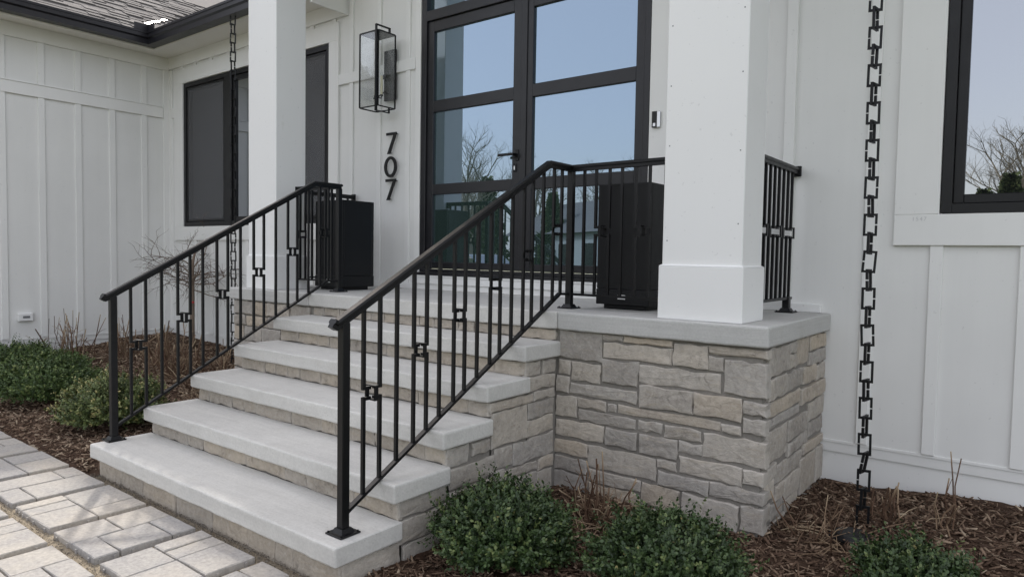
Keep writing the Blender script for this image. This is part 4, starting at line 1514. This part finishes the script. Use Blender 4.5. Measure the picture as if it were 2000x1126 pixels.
# ------------------------------------------------------------------ wall lantern
def lantern():
    x0, x1, y0, y1, z0, z1 = -2.785, -2.54, .89, 1.09, 2.632, 3.285
    root = empty('wall_lantern', ((x0 + x1) / 2, WY, z0), 'black metal box lantern with clear glass and candle lamps above the house number', 'wall lantern')
    t = .010
    fr = MB()
    for x in (x0, x1):
        for y_ in (y0, y1):
            fr.box((x - t / 2, y_ - t / 2, z0), (x + t / 2, y_ + t / 2, z1))
    for z in (z0, z1):
        for y_ in (y0, y1):
            fr.box((x0 + t / 2, y_ - t / 2 + .0004, z - t / 2), (x1 - t / 2, y_ + t / 2 - .0004, z + t / 2))
        for x in (x0, x1):
            fr.box((x - t / 2 + .0004, y0 + t / 2, z - t / 2), (x + t / 2 - .0004, y1 - t / 2, z + t / 2))
    fr.build('cage', 'black_metal', root)
    bx('roof_plate', (x0 + t / 2, y0 + t / 2, z1 - .003), (x1 - t / 2, y1 - t / 2, z1 + .003), 'black_metal', root)
    lp = MB()
    xa, xb = x1 - .03, x1 + .055
    yc = y0 + .016
    lp.bar((x1 - .012, y0 - .014, z0 - .045), (x1 - .012, y0 - .014, z1 + .045), .022, .010)
    lp.bar((x1 - .012, y0 - .019, z1 + .045), (x1 - .012, y0 + .145, z1 + .045), .022, .008)
    lp.bar((x1 - .012, y0 + .14, z1 + .045), (x1 - .012, y0 + .14, z1 - .0), .022, .010)
    lp.bar((x1 - .012, y0 - .019, z0 - .045), (x1 - .012, y0 + .145, z0 - .045), .016, .008)
    lp.bar((x1 - .012, y0 + .14, z0 - .045), (x1 - .012, y0 + .14, z0 + .0), .016, .010)
    lp.build('hanging_strap', 'black_metal', root)
    bx('back_plate', (x0 + .05, WY - .04, z0 + .10), (x1 - .045, WY - .0175, z1 - .10), 'black_metal', root, .003)
    ar = MB()
    xc = (x0 + x1) / 2
    ar.box((xc - .02, y1 - .02, z0 + .28), (xc + .02, WY - .039, z0 + .32))
    ar.tube([(xc, y1 - .02, z0 + .16), (xc, (y0 + y1) / 2, z0 + .10)], .007, 6)
    for a in (-.038, .0, .04):
        ar.tube([(xc, (y0 + y1) / 2, z0 + .10), (xc + a * .8, (y0 + y1) / 2 + a * .4, z0 + .092), (xc + a, (y0 + y1) / 2 + abs(a) * .6 - .01, z0 + .112)], .006, 6)
        ar.cyl((xc + a, (y0 + y1) / 2 + abs(a) * .6 - .01, z0 + .110), .016, .012, 10)
    ar.tube([(xc, y1 - .02, z0 + .16), (xc, y1 + .03, z0 + .16), (xc, WY - .04, z0 + .16)], .007, 6)
    ar.build('candle_arm', 'black_metal', root)
    for a in (-.038, .04):
        cd = MB()
        cd.cyl((xc + a, (y0 + y1) / 2 + abs(a) * .6 - .01, z0 + .1225), .0105, .165, 12)
        cd.build('candle', 'candle', root)
        bl = MB()
        c = Vector((xc + a, (y0 + y1) / 2 + abs(a) * .6 - .01, z0 + .288))
        bl.tube([c, c + Vector((0, 0, .012)), c + Vector((0, 0, .03)), c + Vector((0, 0, .06))], [.006, .011, .010, .001], 8)
        bl.build('bulb', 'lantern_glass', root)
    g = .0015
    for a, b in (((x0 + t / 2, y0 - g, z0 + t / 2), (x1 - t / 2, y0 + g, z1 - t / 2)), ((x1 - g, y0 + t / 2, z0 + t / 2), (x1 + g, y1 - t / 2, z1 - t / 2)),
                 ((x0 - g, y0 + t / 2, z0 + t / 2), (x0 + g, y1 - t / 2, z1 - t / 2))):
        bx('glass_pane', a, b, 'lantern_glass', root)


lantern()

# door bell and wall vent
bell = empty('doorbell', (.012, WY - .026, 2.22), 'small silver and black video doorbell right of the door', 'doorbell')
bx('housing', (-.014, WY - .045, 2.219), (.045, WY - .0265, 2.33), 'steel', bell, .004)
bx('camera_panel', (-.0135, WY - .0475, 2.2195), (.024, WY - .0448, 2.3295), 'rubber', bell, .001)
bx('button', (-.004, WY - .0485, 2.228), (.014, WY - .0473, 2.25), 'steel', bell, .0005)
vent = empty('wall_vent', (WX, -.45, .51), 'small white plastic vent box low on the left wall', 'vent')
bx('housing', (WX - .001, -.536, .512), (WX + .045, -.392, .60), 'white_plastic', vent, .006)
bx('slot', (WX + .0448, -.492, .545), (WX + .047, -.425, .57), 'grey_slot', vent)


# ------------------------------------------------------------------ rain chains
def link_mesh():
    mb = MB()
    w, h, t, d = .061, .1065, .0112, .0112
    mb.box((-w / 2, -d / 2, -h / 2), (-w / 2 + t, d / 2, h / 2))
    mb.box((w / 2 - t, -d / 2, -h / 2), (w / 2, d / 2, -.003))
    mb.box((w / 2 - t, -d / 2, .003), (w / 2, d / 2, h / 2))
    mb.box((-w / 2 + t - .0005, -d / 2 + .0004, -h / 2), (w / 2 - t + .0005, d / 2 - .0004, -h / 2 + t))
    mb.box((-w / 2 + t - .0005, -d / 2 + .0004, h / 2 - t), (w / 2 - t + .0005, d / 2 - .0004, h / 2))
    me = bpy.data.meshes.new('link')
    me.from_pydata(mb.v, [], mb.f)
    me.update()
    me.materials.append(MATS['chain_black'])
    return me


LM = link_mesh()


def chain(p0, p1, label, face, hook=True, pitch=.0885):
    p0, p1 = Vector(p0), Vector(p1)
    root = empty('rain_chain', p0, label, 'rain chain', 'black rain chains')
    d = (p1 - p0)
    n = int(d.length / pitch)
    t = d.normalized()
    for i in range(n):
        c = p0 + t * (.05 + i * pitch)
        o = link_obj('link', LM, root, c)
        tilt = Matrix.Rotation(random.gauss(0, .02), 4, 'Y') @ Matrix.Rotation(random.gauss(0, .02), 4, 'X')
        if i == 3:
            tilt = Matrix.Rotation(.16, 4, 'Y')
        base = t.to_track_quat('Z', 'Y').to_matrix().to_4x4()
        rz = Matrix.Rotation(face + (math.radians(72) if i % 2 else 0) + random.gauss(0, .03), 4, 'Z')
        flip = Matrix.Rotation(math.pi if random.random() < .5 else 0, 4, 'Z')
        q = Matrix.Rotation(t.xy.length * 0, 4, 'Z')
        o.rotation_euler = (base @ Matrix.Rotation(0, 4, 'Z')).to_euler() if False else (tilt @ rz @ flip).to_euler()
    return root


fc = math.radians(30)
chain((1.505, .452, .04), (1.450, .452, 4.2), 'black square link rain chain hanging in front of the right wall', math.radians(10))
chain((-4.612, .735, .10), (-4.612, .735, 3.77), 'black square link rain chain hanging from the gutter before the left window', math.radians(38), True, .094)

# drain basin under the right chain
dr = empty('drain_basin', (1.5, .28, 0), 'black slotted drain basin at the foot of the right rain chain', 'drain')
mb = MB()
n = 20
R1, R2 = .095, .075
mb.tube([(1.49, .30, -.05), (1.49, .30, .032), (1.49, .30, .052)], [R1, R1 * .96, R2], n)
mb.build('dome', 'chain_black', dr)
for k in range(14):
    a = k * 2 * math.pi / 14
    c = Vector((1.49 + math.cos(a) * (R1 + .002), .30 + math.sin(a) * (R1 + .002), 0))
    mb = MB()
    mb.bar(c + Vector((0, 0, -.01)), c + Vector((0, 0, .036)), .012, .01, (-math.sin(a), math.cos(a), 0))
    mb.build('rib', 'chain_black', dr)
dsp = MB()
dsp.tube([(-4.61, .735, .14), (-4.63, .70, .10), (-4.70, .66, .06)], .012, 6)
tag(dsp.build('drain_hook', 'chain_black'), 'bent black hook in the mulch at the foot of the left rain chain', 'hook')


# ------------------------------------------------------------------ shrubs
def boxwood(cx, cy, rx, ry, h, n_sprig, seed, mat, label, leaf=.0165, gold=0.0):
    r = np.random.default_rng(seed)
    z0 = float(mulch_z(cx, cy)) - .01
    root = empty('boxwood_shrub', (cx, cy, z0), label, 'shrub', 'clipped evergreen shrubs along the beds')
    K = n_sprig
    nc = max(20, K // 26)
    uc = np.linspace(-.18, .98, nc) + r.normal(0, .03, nc)
    pc = np.arange(nc) * 2.39996 + r.normal(0, .15, nc)
    fc_ = r.uniform(.80, 1.13, nc)
    ci = r.integers(0, nc, K)
    u = np.clip(uc[ci] + r.normal(0, .085, K), -.22, 1)
    ph = pc[ci] + r.normal(0, .16, K) / np.sqrt(np.clip(1.02 - np.clip(uc[ci], 0, 1) ** 2, .06, 1))
    s_ = np.sqrt(1 - np.clip(u, 0, 1) ** 2)
    s_ = np.where(u < 0, 1 - .35 * (u / -.22) ** 2, s_)
    dirs = np.stack([s_ * np.cos(ph), s_ * np.sin(ph), np.clip(u, -.22, 1)], 1)
    lum = 1 + .085 * np.sin(dirs[:, 0] * 5 + seed) * np.cos(dirs[:, 1] * 6 + seed * 2) + .06 * np.sin(dirs[:, 2] * 9 + ph * 2 + seed)
    rad = lum * fc_[ci] * (1 - .50 * r.uniform(0, 1, K) ** 1.8) * .88
    hh = h * .68
    zc = h * .30
    base = np.stack([cx + dirs[:, 0] * rx * rad, cy + dirs[:, 1] * ry * rad, z0 + zc + dirs[:, 2] * hh * rad], 1)
    base[:, 2] = np.maximum(base[:, 2], z0 + .025)
    d = dirs + np.array([0, 0, .55]) + r.normal(0, .30, (K, 3))
    d /= np.linalg.norm(d, axis=1)[:, None]
    Ln = r.uniform(.04, .09, K) * (1 + .8 * (r.uniform(0, 1, K) > .90))
    M = 13
    tt = np.linspace(.05, 1, M)
    C = base[:, None] + d[:, None] * (Ln[:, None] * tt[None])[..., None]
    C = C.reshape(-1, 3)
    D = np.repeat(d, M, 0)
    k = len(C)
    ref = r.normal(0, 1, (k, 3))
    sd = np.cross(D, ref)
    sd /= np.linalg.norm(sd, axis=1)[:, None]
    ld = D * r.uniform(.35, 1.0, k)[:, None] + sd * r.uniform(.6, 1.0, k)[:, None]
    ld /= np.linalg.norm(ld, axis=1)[:, None]
    wd = np.cross(ld, D + r.normal(0, .25, (k, 3)))
    wd /= np.linalg.norm(wd, axis=1)[:, None]
    nn = np.cross(ld, wd)
    LL = leaf * r.uniform(.7, 1.25, k)
    WW = LL * r.uniform(.27, .36, k)
    V = np.empty((k, 6, 3))
    V[:, 0] = C
    V[:, 1] = C + ld * (LL * .4)[:, None] + wd * WW[:, None] + nn * (LL * .10)[:, None]
    V[:, 2] = C + ld * (LL * .8)[:, None] + wd * (WW * .8)[:, None] + nn * (LL * .10)[:, None]
    V[:, 3] = C + ld * LL[:, None]
    V[:, 4] = C + ld * (LL * .8)[:, None] - wd * (WW * .8)[:, None] + nn * (LL * .10)[:, None]
    V[:, 5] = C + ld * (LL * .4)[:, None] - wd * WW[:, None] + nn * (LL * .10)[:, None]
    F0 = np.array([(0, 1, 2, 3), (0, 3, 4, 5)])
    F = (F0[None] + (np.arange(k) * 6)[:, None, None]).reshape(-1, 4)
    sp = np.repeat(np.clip(r.normal(.42, .2, K), 0, .97), M)
    if gold:
        gm = (dirs[:, 0] * -.8 + dirs[:, 2] * .5 + r.normal(0, .25, K)) > 1 - gold
        sp = np.where(np.repeat(gm, M), r.uniform(.85, 1, k), sp)
    hue = np.clip(sp + r.normal(0, .14, k) + .15 * np.tile(tt > .8, K), 0, .96)
    hue = np.where(r.uniform(0, 1, k) > .996, 1.0, hue)
    np_mesh('foliage', V.reshape(-1, 3), F, mat, root, (cx, cy, z0), np.repeat(hue, 6))
    st = MB()
    hs = []
    rr = random.Random(seed)
    for i in range(26):
        a = rr.uniform(0, 2 * math.pi)
        q = rr.uniform(.3, .75)
        p = Vector((cx, cy, z0 - .02))
        e = Vector((cx + math.cos(a) * rx * q, cy + math.sin(a) * ry * q, z0 + h * rr.uniform(.35, .8)))
        st.tube([p + Vector((rr.uniform(-.03, .03), rr.uniform(-.03, .03), 0)), p.lerp(e, .5) + Vector((rr.uniform(-.02, .02), 0, .02)), e], [.006, .004, .002], 4)
    st.build('branches', 'bark', root, hue=[.3] * len(st.v))
    return root


boxwood(.31, -.86, .30, .30, .31, 2500, 3, 'box_leaf', 'dark green boxwood shrub closest to the right edge of the bottom steps')
boxwood(.985, -.64, .30, .30, .265, 2200, 5, 'box_leaf', 'dark green boxwood shrub in front of the stone porch corner')
boxwood(1.80, -.13, .20, .22, .185, 1300, 8, 'box_leaf', 'low dark green boxwood shrub at the foot of the right rain chain')
boxwood(-3.22, -1.03, .35, .34, .39, 2300, 13, 'box_leaf_light', 'pale yellow tipped boxwood shrub beside the bottom left step', .0175, .30)
boxwood(-4.50, -1.02, .47, .42, .39, 2700, 17, 'box_leaf_mid', 'green boxwood shrub left of the yellow tipped one by the paver edge', .018)
boxwood(-6.1, -.80, .50, .5, .30, 2000, 21, 'box_leaf_mid', 'green boxwood shrub farthest back along the left wing wall', .018)


# ------------------------------------------------------------------ bare pruned shrubs
def stems(cx, cy, n, spread, h0, h1, seed, label, twigs=2, rad=.0035, name='pruned_shrub', flat=0):
    r = random.Random(seed)
    z0 = float(mulch_z(cx, cy)) - .015
    mb, hue = MB(), []
    for i in range(n):
        a = r.uniform(0, 2 * math.pi)
        q = abs(r.gauss(0, .5))
        rb = abs(r.gauss(0, spread * .32))
        b = Vector((cx + math.cos(a) * rb, cy + math.sin(a) * rb, 0))
        b.z = float(mulch_z(b.x, b.y)) - .012
        a2 = a + r.gauss(0, .9)
        lean = Vector((math.cos(a2), math.sin(a2), 0)) * spread * q * .8
        h = r.uniform(h0, h1) * (1 - min(.6, q * .35)) * (.55 if r.random() < .3 else 1)
        pts = [b]
        kx, ky = r.gauss(0, .02), r.gauss(0, .02)
        for t in (.3, .62, 1.0):
            pts.append(b + lean * t ** r.uniform(.9, 1.5) + Vector((kx * (1 - t) * 2 + r.uniform(-.012, .012), ky * (1 - t) * 2 + r.uniform(-.012, .012), h * t)))
        rd = rad * r.uniform(.6, 1.35)
        n0 = len(mb.v)
        mb.tube(pts, [rd * 1.15, rd, rd * .9, rd * .8], 5)
        tone = min(1, max(0, r.gauss(.42, .22)))
        hue += [tone] * (len(mb.v) - n0)
        if r.random() < .6:
            for k in range(5):
                hue[-1 - k] = 1.0
        for k in range(r.randint(0, twigs)):
            p = pts[r.choice((1, 2))]
            e = p + Vector((r.uniform(-.10, .10), r.uniform(-.10, .10), r.uniform(.0, .12)))
            n0 = len(mb.v)
            mb.tube([p, p.lerp(e, .5) + Vector((0, 0, .01)), e], [rd * .55, rd * .45, rd * .3], 4)
            hue += [min(1, tone + .25)] * (len(mb.v) - n0)
    for i in range(flat):
        a, q = r.uniform(0, 2 * math.pi), r.uniform(.05, .25)
        p = Vector((cx + math.cos(a) * q, cy + math.sin(a) * q, 0))
        b = r.uniform(0, 2 * math.pi)
        L = r.uniform(.08, .22)
        e = p + Vector((math.cos(b) * L, math.sin(b) * L, 0))
        p.z = float(mulch_z(p.x, p.y)) + r.uniform(.012, .03)
        e.z = float(mulch_z(e.x, e.y)) + r.uniform(.012, .06)
        n0 = len(mb.v)
        mb.tube([p, p.lerp(e, .5) + Vector((0, 0, .006)), e], [.0025, .0022, .0015], 4)
        hue += [r.uniform(.6, 1)] * (len(mb.v) - n0)
    o = mb.build(name, 'dry_stem', origin=(cx, cy, z0), hue=hue)
    return tag(o, label, 'pruned shrub', 'bare cut back shrubs in the mulch')


stems(.43, -.25, 26, .24, .16, .40, 1, 'bare brown cut back shrub before the porch stone wall between two boxwoods', 4, .0036, flat=40)
stems(1.36, .16, 18, .36, .12, .30, 2, 'bare tan stems spreading beside the drain basin and right rain chain', 3, .0030, flat=26)
stems(1.60, .56, 10, .07, .16, .28, 3, 'short upright tan cut stems just right of the right rain chain', 1, .0055)
stems(1.83, .55, 6, .22, .22, .38, 4, 'few thin bare stems standing before the right wall under the window', 2, .0033)
stems(-6.3, -.2, 34, .50, .28, .58, 5, 'bare brown cut back shrub against the left wing wall near the vent', 3, .0050, flat=16)
stems(-5.75, .15, 26, .30, .25, .56, 6, 'bare brown stubby shrub at the left wing wall, second from the vent', 3, .0052, flat=20)
stems(-5.1, .2, 40, .36, .22, .55, 7, 'bare brown cut back shrub in the middle of the left bed', 3, .006, flat=30)
stems(-4.45, .02, 46, .40, .22, .52, 8, 'bare tan cut back shrub behind the yellow tipped boxwood', 4, .0055, flat=50)
stems(-3.70, .08, 40, .40, .2, .48, 9, 'bare tan cut back shrub next to the left end of the steps', 4, .0052, flat=50)
stems(-3.05, -.45, 12, .26, .12, .26, 10, 'few thin bare stems right against the left side of the steps', 3, .0045, flat=30)


# ------------------------------------------------------------------ small ornamental tree
def small_tree():
    bx_, by_ = -5.70, .85
    z0 = float(mulch_z(bx_, by_))
    r = random.Random(77)
    root = empty('young_tree', (bx_, by_, z0), 'young bare tree with a thin trunk and drooping twigs in the left bed', 'tree')
    tr = MB()
    pts = [(bx_, by_, z0 - .04), (bx_ + .005, by_, z0 + .3), (bx_ - .006, by_ + .01, z0 + .6), (bx_ + .004, by_, z0 + .85), (bx_ + .02, by_, z0 + 1.0), (bx_ + .05, by_ + .02, z0 + 1.16)]
    tr.tube(pts, [.031, .027, .024, .026, .018, .008], 8)
    tr.build('trunk', 'bark', root, smooth=True, hue=[.75] * len(tr.v))
    cr, hue = MB(), []

    def grow(p, d, L, rd, lvl):
        n_ = 4
        q = [p]
        dd = d.copy()
        for i in range(n_):
            dd = (dd + Vector((r.gauss(0, .22), r.gauss(0, .22), r.gauss(-.05, .16)))).normalized()
            q.append(q[-1] + dd * L / n_)
        k0 = len(cr.v)
        cr.tube(q, [rd * (1 - .17 * i) for i in range(len(q))], 5 if lvl < 2 else 3, cap=False)
        hue.extend([.8 if lvl < 2 else .45] * (len(cr.v) - k0))
        if lvl >= 3:
            return
        for i in range(1, len(q)):
            for _ in range(2 if lvl < 2 else 1):
                if r.random() < .85:
                    a = Vector((r.gauss(0, 1), r.gauss(0, 1), r.gauss(-.1, .55))).normalized()
                    grow(q[i], (dd * .75 + a * .8).normalized(), L * r.uniform(.38, .62), rd * .5, lvl + 1)
    for i in range(16):
        a = i * 2.4 + r.uniform(-.3, .3)
        z = z0 + r.uniform(.66, .98)
        grow(Vector((bx_, by_, z)), Vector((math.cos(a), math.sin(a) * .75, r.uniform(.05, .62))).normalized(), r.uniform(.40, .64), .0085, 1)
    cr.build('crown', 'bark', root, hue=hue)
    tg = MB()
    tg.tube([(bx_, by_, z0 + .535), (bx_, by_, z0 + .555)], .028, 8)
    tg.bar((bx_ + .01, by_ - .028, z0 + .545), (bx_ + .085, by_ - .04, z0 + .548), .004, .02, (0, 1, 0))
    tg.build('trunk_tie', 'red_tag', root)


small_tree()


# ------------------------------------------------------------------ the street side (seen in the glass)
def bare_tree_meshes(seed, H):
    r = random.Random(seed)
    mb, hue = MB(), []

    def grow(p, d, L, rd, lvl):
        q = [p]
        dd = d.copy()
        for i in range(3):
            dd = (dd + Vector((r.gauss(0, .13), r.gauss(0, .13), r.gauss(.04, .08)))).normalized()
            q.append(q[-1] + dd * L / 3)
        mb.tube(q, [rd, rd * .85, rd * .7, rd * .5], 5 if lvl < 4 else 3, cap=False)
        if lvl >= 6:
            return
        for i in (1, 2, 3):
            for _ in range(2 if (lvl < 5 and i > 1) else 1):
                a = Vector((r.gauss(0, 1), r.gauss(0, 1), r.gauss(.25, .5))).normalized()
                grow(q[i], (dd * .8 + a * .75).normalized(), L * r.uniform(.48, .68), rd * (.44 if i < 3 else .52), lvl + 1)
    t = MB()
    t.tube([(0, 0, -.2), (.03, 0, H * .14), (0, .04, H * .3)], [H * .022, H * .017, H * .014], 8)
    for k in range(5):
        a = k * 1.3 + r.uniform(-.2, .2)
        grow(Vector((0, .03, H * (.2 + .025 * k))), Vector((math.cos(a) * .55, math.sin(a) * .55, .85)).normalized(), H * .25, H * .0075, 2)
    grow(Vector((0, .04, H * .3)), Vector((.05, 0, 1)), H * .27, H * .009, 2)
    out = []
    for nm, b in (('trunk', t), ('crown', mb)):
        me = bpy.data.meshes.new(nm)
        me.from_pydata(b.v, [], b.f)
        at = me.attributes.new('hue', 'FLOAT', 'POINT')
        at.data.foreach_set('value', np.full(len(b.v), .5, dtype=np.float32))
        me.update()
        me.materials.append(MATS['hazed_bark'])
        out.append(me)
    return out


def evergreen_mesh(seed, n=5000):
    r = np.random.default_rng(seed)
    t = r.uniform(0, 1, n) ** .75
    ph = r.uniform(0, 2 * math.pi, n)
    R = (1 - t) * .26 * (.55 + .45 * r.uniform(0, 1, n)) * (1 + .15 * np.sin(t * 40)) + .01
    C = np.stack([R * np.cos(ph), R * np.sin(ph), .03 + t * .97], 1)
    d = np.stack([np.cos(ph), np.sin(ph), r.normal(.1, .4, n)], 1)
    s_ = np.cross(d, r.normal(0, 1, (n, 3)))
    s_ /= np.linalg.norm(s_, axis=1)[:, None]
    L = r.uniform(.02, .05, n)[:, None]
    V = np.stack([C - s_ * L * .35, C + s_ * L * .35, C + d * L + s_ * L * .2, C + d * L - s_ * L * .2], 1).reshape(-1, 3)
    me = bpy.data.meshes.new('crown')
    F = np.arange(n * 4).reshape(-1, 4)
    me.from_pydata(V.tolist(), [], F.tolist())
    at = me.attributes.new('hue', 'FLOAT', 'POINT')
    at.data.foreach_set('value', np.repeat(r.uniform(0, 1, n), 4).astype(np.float32))
    me.update()
    me.materials.append(MATS['needle'])
    b = MB()
    b.tube([(0, 0, -.03), (0, 0, .5), (0, 0, .93)], [.022, .014, .003], 6)
    mt = bpy.data.meshes.new('trunk')
    mt.from_pydata(b.v, [], b.f)
    at = mt.attributes.new('hue', 'FLOAT', 'POINT')
    at.data.foreach_set('value', np.full(len(b.v), .4, dtype=np.float32))
    mt.update()
    mt.materials.append(MATS['bark'])
    return mt, me


def place_tree(kind, meshes, x, y, s_, rz, label):
    root = empty(kind, (x, y, -.12), label, 'tree', 'trees across the street')
    for me in meshes:
        o = link_obj(me.name.split('.')[0], me, root, (x, y, -.12))
    root.scale = (s_, s_, s_)
    root.rotation_euler = (0, 0, rz)
    return root


BT_ = [bare_tree_meshes(31, 1.0), bare_tree_meshes(32, 1.0)]
EG_ = evergreen_mesh(5)
bare = [(-18.5, -18.0, 8.6, 'largest'), (-26, -34, 11, 'second'), (-20, -40, 11.5, 'third'), (-33, -27, 10, 'fourth'), (-12, -38, 11, 'fifth'), (-27, -45, 12, 'sixth'),
        (1.1, -30, 9.6, 'seventh'), (-5, -42, 11, 'eighth'), (6.5, -34, 8, 'ninth'), (-38, -40, 12, 'tenth'), (-14, -47, 12, 'eleventh')]
for i, (x, y, s_, w) in enumerate(bare):
    place_tree('bare_tree', BT_[i % 2], x, y, s_, i * 1.7, 'bare leafless tree across the street mirrored in the glass')
ever = [(-15.0, -27, 4.6), (-21.5, -29, 5.2), (-24, -25, 4.2), (-10.5, -29, 4.6), (-30, -33, 7), (-17.5, -36, 7.5), (-.9, -27.5, 4.7), (.1, -28.3, 4.4), (-35, -28, 7), (-6.5, -33, 5.5), (1.0, -27.6, 4.9), (1.9, -28.2, 4.5), (3.0, -28, 4.8)]
for i, (x, y, s_) in enumerate(ever):
    place_tree('evergreen_tree', EG_, x, y, s_, i * 2.1, 'dark evergreen tree across the street mirrored in the glass')


def far_house(x, y, w, d, h, rz, label):
    root = empty('neighbour_house', (x, y, -.12), label, 'house')
    L = MB()
    L.box((-w / 2, -d / 2, 0), (w / 2, d / 2, h))
    me = L

    def put(mb, name, mat):
        o = mb.build(name, mat, None, origin=(0, 0, 0))
        o.parent = root
        o.location = (0, 0, 0)
    put(L, 'wall', 'far_wall')
    R = MB()
    R.add([(-w / 2 - .4, -d / 2 - .4, h), (w / 2 + .4, -d / 2 - .4, h), (w / 2 + .4, d / 2 + .4, h), (-w / 2 - .4, d / 2 + .4, h), (-w / 2 - .4, 0, h + d * .32), (w / 2 + .4, 0, h + d * .32)],
          [(0, 1, 5, 4), (2, 3, 4, 5), (0, 4, 3), (1, 2, 5), (0, 3, 2, 1)])
    put(R, 'roof', 'far_roof')
    for i in range(4):
        q = MB()
        xx = -w / 2 + (i + .5) * w / 4
        q.box((xx - .5, d / 2 - .02, .9), (xx + .5, d / 2 + .05, 2.2))
        put(q, 'window', 'frame_black')
    root.rotation_euler = (0, 0, rz)


far_house(-19.5, -31.5, 12, 7, 2.8, .5, 'grey single storey house with dark roof across the street mirrored in the door glass')


def car(x, y, rz, label):
    root = empty('parked_car', (x, y, -.112), label, 'car')

    def put(mb, name, mat):
        o = mb.build(name, mat, None, origin=(0, 0, 0))
        o.parent = root
        o.location = (0, 0, 0)
    prof = [(-2.2, .35), (-2.25, .75), (-1.9, .95), (-1.2, 1.02), (1.1, .98), (2.0, .85), (2.2, .65), (2.2, .35)]
    top = [(-1.75, .97), (-1.25, 1.42), (.25, 1.45), (1.0, 1.0)]
    for nm, pf, hw, mt in (('body', prof, .88, 'car_paint'), ('cabin', top, .72, 'window_glass')):
        b = MB()
        n_ = len(pf)
        b.add([(a, -hw, c) for a, c in pf] + [(a, hw, c) for a, c in pf], [tuple(range(n_)), tuple(range(2 * n_ - 1, n_ - 1, -1))] + [(i, (i + 1) % n_, n_ + (i + 1) % n_, n_ + i) for i in range(n_)])
        put(b, nm, mt)
    b = MB()
    b.cbox((-1.2, -.7, 1.425), (.22, .7, 1.475), .02)
    put(b, 'roof_panel', 'car_paint')
    for a in (-1.4, 1.4):
        for c in (-.8, .8):
            b = MB()
            b.tube([(a, c - .1, .33), (a, c + .1, .33)], .33, 18)
            put(b, 'wheel', 'rubber')
    root.rotation_euler = (0, 0, rz)


car(-13.2, -12.6, .25, 'silver car parked at the kerb across the lawn mirrored in the door glass')
